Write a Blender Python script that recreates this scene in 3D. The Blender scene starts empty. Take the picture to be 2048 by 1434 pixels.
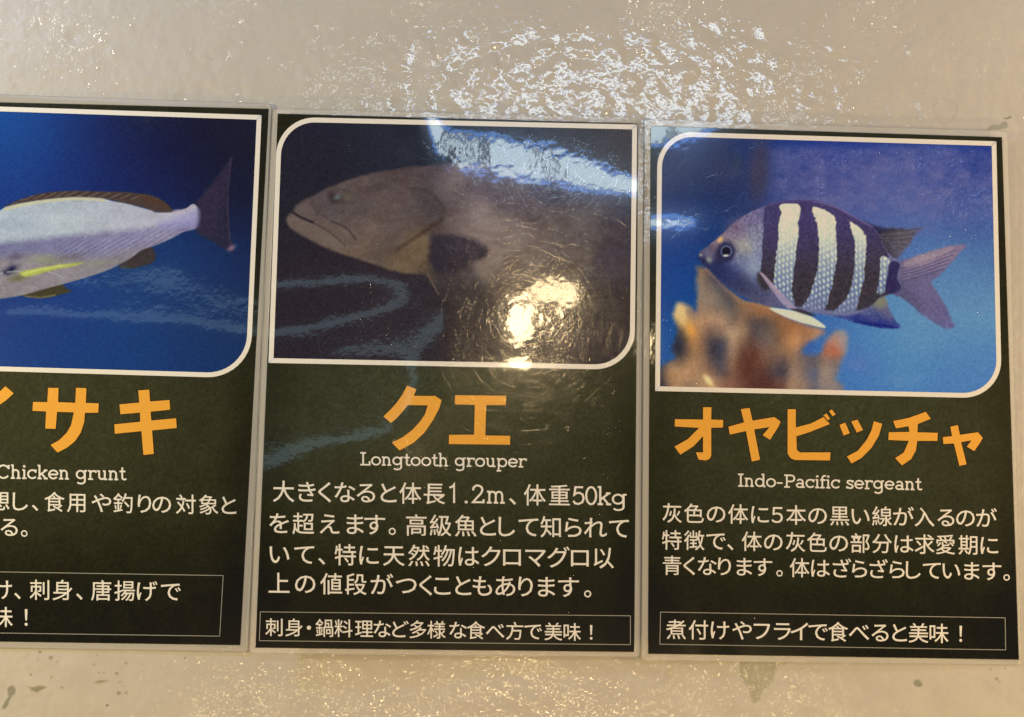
import bpy, math, random
import numpy as np
from mathutils import Euler, Vector
from mathutils.geometry import tessellate_polygon

# ------------------------------------------------------------------ camera, world, lamps
sc = bpy.context.scene
col = sc.collection
FPX, DCAM = 1479.0, 0.416            # focal length in photo pixels, metres from the wall
PITCH, YAW = math.radians(3.5), math.radians(1.1)
cam_d = bpy.data.cameras.new('camera'); cam = bpy.data.objects.new('camera', cam_d); col.objects.link(cam)
cam_d.sensor_width = 36.0; cam_d.lens = FPX / 2048 * 36.0
cam_d.clip_start = 0.01; cam_d.clip_end = 50
cam.location = (0, -DCAM, 0)
cam.rotation_euler = Euler((math.pi/2 + PITCH, 0, -YAW), 'XYZ')
sc.camera = cam
sc.view_settings.view_transform = 'Standard'
sc.view_settings.look = 'None'
sc.view_settings.exposure = 0.0
sc.view_settings.gamma = 1.0

world = bpy.data.worlds.new("World"); sc.world = world; world.use_nodes = True
bg = world.node_tree.nodes['Background']
bg.inputs['Color'].default_value = (1.0, 0.85, 0.65, 1); bg.inputs['Strength'].default_value = 0.11

ROT = np.array(cam.rotation_euler.to_matrix())
CPOS = np.array([0, -DCAM, 0.0])

def W(px, py, h=0.0):
    """photo pixel (2048x1434) -> point on the plane h metres in front of the wall (y = -h)"""
    px = np.asarray(px, float); py = np.asarray(py, float)
    d = np.stack([(px-1024)/FPX, -(py-717)/FPX, -np.ones_like(px)], -1) @ ROT.T
    t = (-h - CPOS[1]) / d[..., 1]
    return CPOS + d * t[..., None]

def lamp(name, qx, qy, wpx, hpx, L, radiance, color, shape='RECTANGLE', spread=180):
    """an area lamp out in the room, L metres from the wall and facing it"""
    p = W(qx, qy, -L)
    k = (L + DCAM) / FPX
    ld = bpy.data.lights.new(name, 'AREA'); ld.shape = shape
    ld.size = wpx*k; ld.size_y = hpx*k; ld.color = color
    area = ld.size*ld.size_y*(math.pi/4 if shape in ('ELLIPSE', 'DISK') else 1)
    ld.energy = radiance*area*math.pi
    ld.spread = math.radians(spread)
    o = bpy.data.objects.new(name, ld); col.objects.link(o)
    o.location = (p[0], -L, p[2]); o.rotation_euler = (math.pi/2, 0, 0)
    return o

PALE = (0.72, 0.90, 1.0); BLUE = (0.10, 0.33, 1.0); WARM = (1.0, 0.74, 0.40); WARM2 = (1.0, 0.72, 0.34)
# cool lit tank panes high behind the viewer
for x0, x1 in ((890, 912), (922, 940), (958, 1108), (1116, 1330), (1338, 1470)):
    lamp('tank_pane_lamp', (x0+x1)/2, 213, x1-x0, 94, 1.6, 12.5, PALE)
lamp('tank_pane_lamp', 740, 212, 150, 50, 1.6, 6, PALE)
lamp('tank_pane_lamp', 1590, 212, 90, 50, 1.6, 8, PALE)
lamp('tank_edge_lamp', 1180, 156, 600, 12, 1.6, 14, BLUE)
lamp('tank_edge_lamp', 1180, 270, 600, 12, 1.6, 14, BLUE)
# warm spot lamp, then small lamps added low and high for glints
lamp('warm_spot_lamp', 1036, 645, 66, 84, 1.6, 50, WARM, 'ELLIPSE')
lamp('warm_spot_lamp', 1083, 592, 50, 40, 1.6, 34, WARM, 'ELLIPSE')
lamp('warm_spot_lamp', 1288, 690, 9, 70, 1.6, 50, WARM, 'ELLIPSE')  # extra sliver of lamp, added only for the glint in the film margin
rl = random.Random(6)
for i in range(15):  # added row of small lamps, gives the gold sparkle on the lower wall
    lamp('low_glint_lamp', 330+i*98+rl.uniform(-30, 30), rl.uniform(1345, 1480), rl.uniform(20, 34), rl.uniform(17, 26), 1.3, (64 if 2 < i < 13 else 36)*rl.uniform(.8, 1.3), WARM2, 'ELLIPSE')
for x, y, w, r in ((120, 60, 24, 70), (430, -60, 26, 70), (860, -40, 26, 70), (1330, 0, 26, 80), (1780, -30, 24, 70), (1900, 150, 16, 60)):  # added small lamps, give sparse glints on the upper wall
    lamp('high_glint_lamp', x, y, w, w*.8, 1.5, r, (1.0, .88, .70), 'ELLIPSE')
def rgb_lamp(name, qx, qy, wp, hp, L, rgb):  # fill lamps added around the signs to set the wall's brightness and tone
    m = max(rgb); lamp(name, qx, qy, wp, hp, L, m, tuple(v/m for v in rgb))
rgb_lamp('upper_left_fill', -450, -250, 300, 300, .4, (32, 45, 92))
rgb_lamp('left_fill', -700, 700, 300, 400, .45, (92, 78, 30))
rgb_lamp('upper_right_fill', 2480, 60, 260, 260, .4, (30, 27, 22))
rgb_lamp('right_fill', 2750, 900, 300, 300, .45, (114, 73, 33))
rgb_lamp('low_fill', 1000, 2050, 800, 200, .4, (12, 5, 1))
rgb_lamp('low_right_fill', 2000, 2000, 300, 200, .4, (28, 26, 10))
# a dim blue-green strip
lamp('dim_tank_strip', 405, 625, 780, 26, 1.6, 1.5, (0.50, 0.80, 0.92))

# ------------------------------------------------------------------ helpers
def vnoise(x, y, s):
    """value noise, cubic-smooth, about -1..1, cell 1"""
    rs = np.random.RandomState(s); T = rs.rand(256, 256)*2-1
    xi = np.floor(x).astype(int); yi = np.floor(y).astype(int)
    fx = x-xi; fy = y-yi
    fx = fx**3*(fx*(fx*6-15)+10); fy = fy**3*(fy*(fy*6-15)+10)
    a = T[xi & 255, yi & 255]; b = T[(xi+1) & 255, yi & 255]
    c = T[xi & 255, (yi+1) & 255]; d = T[(xi+1) & 255, (yi+1) & 255]
    return (a*(1-fx)+b*fx)*(1-fy)+(c*(1-fx)+d*fx)*fy

def fbm(x, y, s, o=3):
    r = 0; a = 1.0; t = 0
    for i in range(o):
        r = r+a*vnoise(x*2**i+17.3*i, y*2**i+5.1*i, s+i); t += a; a *= .5
    return r/t

def smoothstep(a, b, x):
    t = np.clip((x-a)/(b-a), 0, 1); return t*t*(3-2*t)

def lin(c):
    c = np.asarray(c, float)/255.0
    return np.where(c <= .04045, c/12.92, ((c+.055)/1.055)**2.4)

def tag(o, label=None, category=None, group=None, kind=None):
    if label: o['label'] = label
    if category: o['category'] = category
    if group: o['group'] = group
    if kind: o['kind'] = kind
    return o

def new_mesh(name, verts, faces, mat, parent=None, smooth=False, colors=None):
    me = bpy.data.meshes.new(name)
    verts = np.asarray(verts, float)
    if isinstance(faces, np.ndarray):
        nf, k = faces.shape
        me.vertices.add(len(verts)); me.vertices.foreach_set('co', verts.ravel())
        me.loops.add(nf*k); me.loops.foreach_set('vertex_index', faces.ravel().astype(np.int32))
        me.polygons.add(nf)
        me.polygons.foreach_set('loop_start', np.arange(0, nf*k, k, dtype=np.int32))
        me.polygons.foreach_set('loop_total', np.full(nf, k, dtype=np.int32))
        me.update(calc_edges=True)
    else:
        me.from_pydata([tuple(v) for v in verts], [], faces)
    if colors is not None:
        at = me.color_attributes.new('Col', 'FLOAT_COLOR', 'POINT')
        rgba = np.ones((len(verts), 4)); rgba[:, :3] = colors
        at.data.foreach_set('color', rgba.ravel())
    if smooth:
        me.polygons.foreach_set('use_smooth', [True]*len(me.polygons))
    me.materials.append(mat); me.validate()
    o = bpy.data.objects.new(name, me); col.objects.link(o)
    if parent:
        o.parent = parent
        o.matrix_parent_inverse = parent.matrix_basis.inverted()
    return o

# ------------------------------------------------------------------ materials
def add_bump(nt, specs):
    """specs: (wavelength m, rms slope)"""
    geo = nt.nodes.new('ShaderNodeNewGeometry'); prev = None
    for lam, slope in specs:
        n = nt.nodes.new('ShaderNodeTexNoise'); n.inputs['Scale'].default_value = 1/lam
        n.inputs['Detail'].default_value = 1.5; n.inputs['Roughness'].default_value = .5
        nt.links.new(geo.outputs['Position'], n.inputs['Vector'])
        b = nt.nodes.new('ShaderNodeBump'); b.inputs['Strength'].default_value = 1
        b.inputs['Distance'].default_value = slope*lam/(2*math.pi*.14)
        nt.links.new(n.outputs['Fac'], b.inputs['Height'])
        if prev: nt.links.new(prev.outputs['Normal'], b.inputs['Normal'])
        prev = b
    return prev

def print_mat(name, color=None, mottle=0.06, scale=900):
    """ink on paper sealed under glossy film"""
    m = bpy.data.materials.new(name); m.use_nodes = True; nt = m.node_tree
    p = nt.nodes['Principled BSDF']
    if color is None:
        src = nt.nodes.new('ShaderNodeVertexColor'); src.layer_name = 'Col'
    else:
        src = nt.nodes.new('ShaderNodeRGB'); src.outputs[0].default_value = (*color, 1)
    geo = nt.nodes.new('ShaderNodeNewGeometry')
    n = nt.nodes.new('ShaderNodeTexNoise'); n.inputs['Scale'].default_value = scale; n.inputs['Detail'].default_value = 3
    nt.links.new(geo.outputs['Position'], n.inputs['Vector'])
    mr = nt.nodes.new('ShaderNodeMapRange'); mr.inputs['To Min'].default_value = 1-mottle*2.2; mr.inputs['To Max'].default_value = 1+mottle*2.2
    mr.inputs['From Min'].default_value = .2; mr.inputs['From Max'].default_value = .8
    nt.links.new(n.outputs['Fac'], mr.inputs['Value'])
    mx = nt.nodes.new('ShaderNodeVectorMath'); mx.operation = 'SCALE'
    nt.links.new(src.outputs[0], mx.inputs[0]); nt.links.new(mr.outputs[0], mx.inputs['Scale'])
    nt.links.new(mx.outputs[0], p.inputs['Base Color'])
    p.inputs['Roughness'].default_value = .22; p.inputs['Specular IOR Level'].default_value = 0.34
    p.inputs['Coat Weight'].default_value = 1; p.inputs['Coat Roughness'].default_value = .05
    p.inputs['Coat IOR'].default_value = 1.5
    b = add_bump(nt, [(0.009, .002), (0.0028, .0052)])
    nt.links.new(b.outputs['Normal'], p.inputs['Coat Normal'])
    return m

def film_mat(name, tint, rough, opac=0.0, fcol=(.7, .7, .66)):
    m = bpy.data.materials.new(name); m.use_nodes = True; nt = m.node_tree
    nt.nodes.remove(nt.nodes['Principled BSDF']); out = nt.nodes['Material Output']
    tr = nt.nodes.new('ShaderNodeBsdfTransparent'); tr.inputs[0].default_value = (*tint, 1)
    df = nt.nodes.new('ShaderNodeBsdfDiffuse'); df.inputs[0].default_value = (*fcol, 1)
    gl = nt.nodes.new('ShaderNodeBsdfGlossy'); gl.inputs['Roughness'].default_value = rough
    fr = nt.nodes.new('ShaderNodeFresnel'); fr.inputs['IOR'].default_value = 1.5
    b = add_bump(nt, [(0.006, .035), (0.0024, .075)])
    nt.links.new(b.outputs['Normal'], gl.inputs['Normal'])
    m1 = nt.nodes.new('ShaderNodeMixShader'); m1.inputs[0].default_value = opac
    nt.links.new(tr.outputs[0], m1.inputs[1]); nt.links.new(df.outputs[0], m1.inputs[2])
    m2 = nt.nodes.new('ShaderNodeMixShader')
    nt.links.new(fr.outputs[0], m2.inputs[0]); nt.links.new(m1.outputs[0], m2.inputs[1]); nt.links.new(gl.outputs[0], m2.inputs[2])
    nt.links.new(m2.outputs[0], out.inputs[0])
    return m

def scratch_mat():
    m = bpy.data.materials.new('scratched_film'); m.use_nodes = True; nt = m.node_tree
    nt.nodes.remove(nt.nodes['Principled BSDF']); out = nt.nodes['Material Output']
    tr = nt.nodes.new('ShaderNodeBsdfTransparent')
    gl = nt.nodes.new('ShaderNodeBsdfGlossy'); gl.inputs['Roughness'].default_value = .08
    m2 = nt.nodes.new('ShaderNodeMixShader'); m2.inputs[0].default_value = .12
    nt.links.new(tr.outputs[0], m2.inputs[1]); nt.links.new(gl.outputs[0], m2.inputs[2])
    nt.links.new(m2.outputs[0], out.inputs[0])
    return m

M_PIC = print_mat('printed_photo', None, .05)
M_PAGE = print_mat('printed_dark_green_page', None, .16, 700)
M_WHITE = print_mat('printed_cream_white', (.93, .91, .88), .02)
M_ORANGE = print_mat('printed_orange', (.95, .47, .065), .03)
M_INK = print_mat('printed_dark_edge', (.02, .012, .005), .03)
M_LINE = print_mat('printed_thin_line', (.42, .42, .38), .02)
M_FILM = film_mat('clear_laminate_film', (.985, .985, .98), .06, .50, (.84, .81, .74))
M_RIM = film_mat('laminate_film_edge', (.95, .95, .94), .12, .40, (.66, .63, .55))
M_SCR = scratch_mat()

def wall_mat():
    m = bpy.data.materials.new('glossy_cream_painted_plaster'); m.use_nodes = True; nt = m.node_tree
    p = nt.nodes['Principled BSDF']
    src = nt.nodes.new('ShaderNodeVertexColor'); src.layer_name = 'Col'
    nt.links.new(src.outputs[0], p.inputs['Base Color'])
    p.inputs['Roughness'].default_value = .45; p.inputs['Specular IOR Level'].default_value = .25
    p.inputs['Coat Weight'].default_value = 1; p.inputs['Coat Roughness'].default_value = .03; p.inputs['Coat IOR'].default_value = 1.5
    b = add_bump(nt, [(0.0040, .02), (0.0026, .048)])
    nt.links.new(b.outputs['Normal'], p.inputs['Coat Normal'])
    b2 = add_bump(nt, [(0.012, .05), (0.005, .055)])
    nt.links.new(b2.outputs['Normal'], p.inputs['Normal'])
    return m

# ------------------------------------------------------------------ wall
def poly_sd(pts, X, Y, smooth=True, closed=True):
    """signed distance (positive inside) from a polygon, in the units of X, Y"""
    P = np.asarray(pts, float)
    if smooth: P = catmull(P, closed)
    n = len(P); dm = np.full(X.shape, 1e18); ins = np.zeros(X.shape, bool)
    for i in range(n if closed else n-1):
        ax, ay = P[i]; bx, by = P[(i+1) % n]
        ex, ey = bx-ax, by-ay; L = ex*ex+ey*ey+1e-12
        t = np.clip(((X-ax)*ex+(Y-ay)*ey)/L, 0, 1)
        d = (X-ax-t*ex)**2+(Y-ay-t*ey)**2
        np.minimum(dm, d, out=dm)
        if closed:
            c = ((ay > Y) != (by > Y)) & (X < (bx-ax)*(Y-ay)/((by-ay) if by != ay else 1e-12)+ax)
            ins ^= c
    d = np.sqrt(dm)
    return np.where(ins, d, -d) if closed else d

def catmull(P, closed=True, k=4):
    P = np.asarray(P, float); n = len(P); out = []
    rng = range(n) if closed else range(n-1)
    for i in rng:
        if closed: p0, p1, p2, p3 = P[i-1], P[i], P[(i+1) % n], P[(i+2) % n]
        else: p0, p1, p2, p3 = P[max(i-1, 0)], P[i], P[i+1], P[min(i+2, n-1)]
        for j in range(k):
            t = j/k
            out.append(.5*((2*p1)+(-p0+p2)*t+(2*p0-5*p1+4*p2-p3)*t*t+(-p0+3*p1-3*p2+p3)*t**3))
    if not closed: out.append(P[-1])
    return np.array(out)

class Canvas:
    """colours (sRGB 0-255) painted on the vertices of a print, addressed in photo pixels"""
    def __init__(s, X, Y): s.X = X; s.Y = Y; s.C = np.zeros(X.shape+(3,)); s.o = (0, 0); s.k = 1.0
    def frame(s, ox, oy, k): s.o = (ox, oy); s.k = k
    def T(s, pts): return [(s.o[0]+x/s.k, s.o[1]+y/s.k) for x, y in pts]
    def anchors(s, lst, sig):
        w = 0; c = 0
        for (x, y, rgb) in lst:
            g = np.exp(-((s.X-x)**2+(s.Y-y)**2)/(2*sig*sig))+1e-9
            w = w+g; c = c+g[..., None]*np.array(rgb, float)
        s.C = c/w[..., None]
    def samples(s, lst, sig):
        """smooth colour field through the samples (x, y, r, g, b), given in the current frame"""
        w = 0; c = 0; P = s.T([(q[0], q[1]) for q in lst])
        for (x, y), q in zip(P, lst):
            g = np.exp(-((s.X-x)**2+(s.Y-y)**2)/(2*sig*sig))+1e-12*np.exp(-((s.X-x)**2+(s.Y-y)**2)/(60*sig*sig))+1e-30
            w = w+g; c = c+g[..., None]*np.array(q[2:], float)
        return c/w[..., None]
    def mix(s, a, rgb, win=None):
        rgb = np.array(rgb, float)
        if win is None: s.C += (rgb-s.C)*a[..., None]
        else: s.C[win] += (rgb-s.C[win])*a[..., None]
    def win(s, pts, pad):
        P = np.array(pts); m = (s.X > P[:, 0].min()-pad) & (s.X < P[:, 0].max()+pad) & (s.Y > P[:, 1].min()-pad) & (s.Y < P[:, 1].max()+pad)
        return m
    def fill(s, rgb, pts, soft=2.0, alpha=1.0, smooth=True, wob=0, seed=1):
        P = s.T(pts); w = s.win(P, soft*2+12); X = s.X[w]; Y = s.Y[w]
        if X.size == 0: return
        if wob:
            X = X+wob*fbm(X/9, Y/9, seed); Y = Y+wob*fbm(X/9+40, Y/9, seed)
        d = poly_sd(P, X, Y, smooth)
        s.mix(smoothstep(-soft, soft, d)*alpha, rgb, w)
    def line(s, rgb, pts, width, soft=1.0, alpha=1.0):
        P = s.T(pts); w = s.win(P, width+soft*2+2); X = s.X[w]; Y = s.Y[w]
        if X.size == 0: return
        d = poly_sd(P, X, Y, True, False)
        s.mix((1-smoothstep(width/2-soft/2, width/2+soft, d))*alpha, rgb, w)
    def blob(s, rgb, x, y, rx, ry, ang=0, alpha=1.0, p=1.0):
        (cx, cy), = s.T([(x, y)]); rx /= s.k; ry /= s.k; a = math.radians(ang)
        dx = s.X-cx; dy = s.Y-cy
        u = (dx*math.cos(a)+dy*math.sin(a))/rx; v = (-dx*math.sin(a)+dy*math.cos(a))/ry
        s.mix(np.exp(-(u*u+v*v)**p)*alpha, rgb)
    def disc(s, rgb, x, y, rx, ry, ang=0, alpha=1.0, soft=.15):
        (cx, cy), = s.T([(x, y)]); rx /= s.k; ry /= s.k; a = math.radians(ang)
        dx = s.X-cx; dy = s.Y-cy
        u = (dx*math.cos(a)+dy*math.sin(a))/rx; v = (-dx*math.sin(a)+dy*math.cos(a))/ry
        s.mix((1-smoothstep(1-soft, 1+soft, np.sqrt(u*u+v*v)))*alpha, rgb)
    def grain(s, amp, lam, seed=5):
        s.C += (amp*fbm(s.X/lam, s.Y/lam, seed, 2))[..., None]
    def albedo(s, tint=(.86, .72, .55), haze=0.0):
        return np.clip((lin(np.clip(s.C, 0, 255))-haze)/np.array(tint), 0.0025, .92)

def axis_steps(lo, hi, step, far_lo, far_hi):
    mid = list(np.arange(lo, hi, step)); a = [lo]; s = step
    while a[-1] > far_lo: s *= 1.25; a.append(a[-1]-s)
    b = [mid[-1]]; s = step
    while b[-1] < far_hi: s *= 1.25; b.append(b[-1]+s)
    return np.array(a[1:][::-1]+mid+b[1:])

def build_wall():
    us = axis_steps(-60, 2110, 2.7, -2600, 4600); vs = axis_steps(-50, 1490, 2.7, -2600, 3600)
    U, V = np.meshgrid(us, vs)
    a = math.radians(28); R = U*math.cos(a)+V*math.sin(a); S = -U*math.sin(a)+V*math.cos(a)
    b = math.radians(-62)
    amp = 0.00011
    up = 1-smoothstep(260, 900, V)
    # long soft trowel waves, mid dimples, small pits
    h = (2.1-1.3*up)*fbm(R/105, S/50, 11, 2)+(.75-.5*up)*fbm(U/21+.4*V/21, V/30, 23, 2)+.5*fbm(R/42, S/19, 27, 1)*(1-.6*up)
    h += .27*fbm(U/8.5, V/8.5, 31, 1)+.12*fbm(U/5.6, V/5.6, 37, 1)
    # flatter at top left and top right, rougher in the middle
    rough = .55+.45*np.exp(-(((U-1150)/620)**2))
    h = h*rough*(1+.5*up*np.exp(-(((U-150)/330)**2))+.4*up*smoothstep(1650, 1900, U))
    rs = np.random.RandomState(14)
    for i in range(330):
        x = rs.normal(1120, 370); y = rs.uniform(60, 262); rx = rs.uniform(7, 15); ry = rx*rs.uniform(.8, 2.1); t = rs.uniform(-.5, .3)
        g = rs.choice([-1, 1])*rs.uniform(.035, .10)*rx*.000281/.86/.00011
        w = (abs(U-x) < 60) & (abs(V-y) < 80); du = U[w]-x; dv = V[w]-y; du = du+t*dv
        h[w] += g*np.exp(-((du/rx)**2+(dv/ry)**2)**1.4)
    # sparse raised nibs
    rs = np.random.RandomState(4)
    for i in range(230):
        x = rs.uniform(-60, 2110); y = rs.uniform(-50, 1490)
        if 230 < y < 1290: continue
        r = rs.uniform(2.5, 6); g = rs.uniform(.2, .75)
        w = (abs(U-x) < 26) & (abs(V-y) < 26)
        h[w] += g*np.exp(-(((U[w]-x)/r)**2+((V[w]-y)/(r*rs.uniform(.7, 2)))**2))
    h *= amp
    C = Canvas(U, V)
    C.C[:] = (195, 188, 178)
    C.C += (3.0*fbm(U/70, V/70, 3, 3))[..., None]+(2.0*fbm(U/9, V/9, 8, 2))[..., None]
    lowmask = smoothstep(1150, 1330, V)
    C.C += lowmask[..., None]*(4.5*fbm(R/60, S/26, 77, 3))[..., None]
    chip = np.zeros(U.shape)
    chips = [
        ((1348, 1274, 2.926), (166, 162, 144), [(395, 130), (450, 122), (520, 135), (545, 112), (640, 112), (675, 140), (650, 165), (610, 165), (590, 235), (560, 290), (520, 310), (495, 380), (455, 385), (440, 305), (405, 260), (385, 210)]),
        ((1348, 1274, 2.926), (142, 140, 120), [(1405, 262), (1430, 250), (1455, 275), (1440, 295), (1415, 288)]),
        ((1920, 200, 5.515), (158, 156, 140), [(305, 320), (350, 275), (430, 268), (490, 240), (525, 255), (520, 300), (470, 318), (400, 325), (340, 330)]),
        ((1920, 200, 5.515), (95, 90, 74), [(480, 192), (530, 182), (565, 178), (568, 192), (520, 200)]),
        ((0, 1274, 2.926), (142, 138, 124), [(40, 310), (70, 285), (92, 315), (65, 350), (35, 418), (10, 418), (45, 350)]),
        ((0, 1274, 2.926), (146, 141, 120), [(150, 292), (200, 294), (230, 286), (275, 297), (240, 312), (215, 323), (180, 316), (172, 300)]),
        ((0, 1274, 2.926), (152, 146, 124), [(555, 268), (590, 256), (635, 260), (600, 268), (570, 276)]),
    ]
    for fr, c, pts in chips:
        C.frame(*fr); C.fill(c, pts, 1.3, .92, True, 2.0)
        P = C.T(pts); w = C.win(P, 14); d = poly_sd(P, U[w], V[w], True)
        h[w] = h[w]*(1-.6*smoothstep(-1, 2, d))-.00003*smoothstep(-1.5, 1.5, d)
    C.frame(0, 1274, 2.926)
    for x, y, r in [(232, 88, 10), (295, 122, 12), (222, 135, 5), (330, 148, 5), (550, 163, 7), (735, 155, 8), (578, 208, 6), (605, 210, 5), (680, 213, 9), (178, 222, 7), (298, 238, 6), (693, 330, 12), (738, 328, 8), (700, 265, 6), (360, 298, 8), (568, 108, 4), (825, 165, 4)]:
        C.disc((146, 138, 116), x, y, r, r*.9, 0, .85, .4)
    for x, y, r in [(1080, 123, 5), (625, 402, 6)]: C.disc((70, 62, 45), x, y, r, r, 0, .9, .4)
    C.frame(1348, 1274, 2.926)
    for x, y, r in [(1855, 190, 7), (1890, 245, 9), (1905, 262, 6), (1940, 188, 5)]: C.disc((120, 112, 90), x, y, r, r*.6, 30, .8, .4)
    # dried drip outline top right
    C.frame(0, 0, 1)
    ring = [(1878, 203), (1897, 200), (1912, 208), (1916, 222), (1906, 238), (1890, 247), (1878, 238), (1869, 222), (1870, 210)]
    dr = abs(poly_sd(ring, U, V, True)); h += .00005*np.exp(-(dr/2.2)**2)
    C.mix(np.exp(-(dr/1.5)**2)*.2, (140, 134, 112))
    for pts in ([(1588, 118), (1592, 135), (1606, 150)], [(1967, 212), (1966, 240), (1967, 262)], [(1762, 128), (1770, 140), (1766, 155)], [(1475, 90), (1495, 97), (1508, 110)], [(1680, 158), (1678, 172), (1684, 180)]):
        d = poly_sd(pts, U, V, True, False); h += .00004*np.exp(-(d/2.0)**2)
    d2 = fbm(R/45, S/18, 5, 2)
    h += 0
    # sits at y = +0.4 mm behind the sheets' plane
    alb = C.albedo((.90, .87, .83))
    P = W(U, V, 0.0); P[..., 1] = 0.00035-h
    ny, nx = U.shape; idx = np.arange(nx*ny).reshape(ny, nx)
    F = np.stack([idx[1:, :-1], idx[1:, 1:], idx[:-1, 1:], idx[:-1, :-1]], -1).reshape(-1, 4)
    o = new_mesh('wall', P.reshape(-1, 3), F, wall_mat(), None, True, alb.reshape(-1, 3))
    tag(o, 'rough plaster wall in glossy cream paint with small grey chips', kind='structure')
    return o
build_wall()

# ------------------------------------------------------------------ warp of each laminated sheet
HP = 2.0   # px per cell of the height tables
KQ = 2*FPX*0.80
class Warp:
    """qmap: {column x: [(y, q), ...]} says which direction of the room each height of the sheet mirrors; the
    sheet's relief follows from it"""
    def __init__(s, x0, x1, y0, y1, qmap, dents=(), amp=.00003, seed=1, row=600, lift=0):
        s.x0, s.y0 = x0, y0
        xs = np.arange(x0, x1+HP, HP); ys = np.arange(y0, y1+HP, HP)
        X, Y = np.meshgrid(xs, ys); cols = sorted(qmap); tab = []
        for c in cols:
            k = [(a, b+lift if b <= 265 else b) for a, b in qmap[c]]; tab.append(np.interp(ys, [a for a, _ in k], [b-a for a, b in k]))
        tab = np.array(tab).T
        Sft = np.zeros(X.shape)
        for i in range(len(ys)): Sft[i] = np.interp(xs, cols, tab[i])
        def box(A, n, ax):
            k = np.hanning(n+2)[1:-1]; k /= k.sum()
            pad = [(0, 0), (0, 0)]; pad[ax] = (n//2, n//2)
            B = np.pad(A, pad, 'edge'); return np.apply_along_axis(lambda v: np.convolve(v, k, 'valid'), ax, B)
        Sft = box(Sft, 9, 0); Sft = box(Sft, 41, 1)
        mpp = .000281
        H = np.cumsum(-Sft/KQ*mpp*HP, axis=0)
        H -= H[int((row-y0)/HP)][None, :]
        H += amp*fbm(X/190, Y/150, seed, 3)
        for (cx, cy, rx, ry, a, lam, sd) in dents:
            H += a*np.exp(-(((X-cx)/rx)**2+((Y-cy)/ry)**2))*fbm(X/lam, Y/lam, sd, 2)
        s.H = H-H.min()
    def __call__(s, px, py):
        gx = np.clip((np.asarray(px, float)-s.x0)/HP, 0, s.H.shape[1]-1.001); gy = np.clip((np.asarray(py, float)-s.y0)/HP, 0, s.H.shape[0]-1.001)
        i = gx.astype(int); j = gy.astype(int); fx = gx-i; fy = gy-j
        H = s.H
        return (H[j, i]*(1-fx)+H[j, i+1]*fx)*(1-fy)+(H[j+1, i]*(1-fx)+H[j+1, i+1]*fx)*fy

same = [(180, 180), (1400, 1400)]
warp1 = Warp(-330, 560, 170, 1330, {
    -300: same,
    0: [(180, 180), (500, 480), (570, 560), (610, 600), (625, 625), (650, 690), (760, 760), (1400, 1400)],
    170: [(180, 180), (480, 480), (530, 590), (560, 610), (595, 590), (622, 612), (632, 626), (655, 690), (760, 765), (1400, 1400)],
    330: [(180, 180), (500, 540), (535, 612), (575, 618), (605, 600), (632, 616), (642, 630), (668, 690), (780, 780), (1400, 1400)],
    450: [(180, 180), (520, 540), (575, 604), (612, 620), (636, 606), (656, 625), (690, 690), (800, 800), (1400, 1400)],
    540: [(180, 180), (560, 560), (600, 606), (660, 616), (690, 670), (800, 800), (1400, 1400)]},
    [(250, 600, 330, 90, .000006, 16, 5)], .00005, 2, 600)
warp2 = Warp(480, 1310, 200, 1330, {
    540: [(200, 330), (300, 380), (420, 420), (500, 500), (556, 590), (572, 625), (610, 700), (640, 690), (668, 625), (690, 580), (745, 540), (860, 590), (880, 606), (905, 622), (930, 640), (965, 710), (1080, 1040), (1340, 1340)],
    700: [(200, 330), (300, 380), (420, 420), (500, 510), (540, 590), (557, 625), (590, 690), (618, 670), (637, 625), (660, 588), (690, 605), (707, 618), (722, 600), (760, 560), (850, 605), (872, 625), (905, 690), (1050, 1010), (1340, 1340)],
    800: [(200, 330), (300, 380), (420, 440), (510, 540), (548, 590), (566, 622), (590, 640), (610, 626), (632, 590), (680, 606), (698, 619), (712, 604), (760, 570), (830, 608), (850, 622), (880, 680), (1050, 1010), (1340, 1340)],
    842: [(200, 330), (300, 380), (420, 440), (560, 570), (700, 636), (850, 710), (950, 840), (1100, 1080), (1340, 1340)],
    880: [(200, 40), (252, 110), (262, 135), (330, 235), (345, 262), (450, 470), (560, 565), (700, 668), (850, 780), (900, 840), (1100, 1080), (1340, 1340)],
    1000: [(200, 20), (262, 110), (272, 135), (350, 235), (364, 262), (450, 470), (560, 575), (690, 690), (708, 704), (722, 672), (733, 676), (755, 720), (900, 880), (1340, 1340)],
    1100: [(200, 10), (275, 95), (290, 133), (362, 236), (376, 262), (450, 465), (560, 575), (600, 600), (690, 695), (712, 702), (726, 676), (738, 686), (755, 718), (900, 880), (1340, 1340)],
    1190: [(200, -10), (300, 85), (318, 132), (375, 232), (392, 262), (460, 470), (700, 700), (1340, 1340)],
    1270: [(200, -20), (335, 70), (358, 132), (382, 225), (398, 262), (470, 480), (700, 700), (1340, 1340)]},
    [(1070, 640, 170, 110, .00002, 24, 9), (1070, 640, 130, 90, .000008, 8, 19), (650, 640, 180, 120, .000005, 14, 6), (1040, 320, 260, 60, .00003, 17, 8), (1100, 325, 220, 50, .000012, 7, 18)], .00004, 3, 830, 26)
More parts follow.
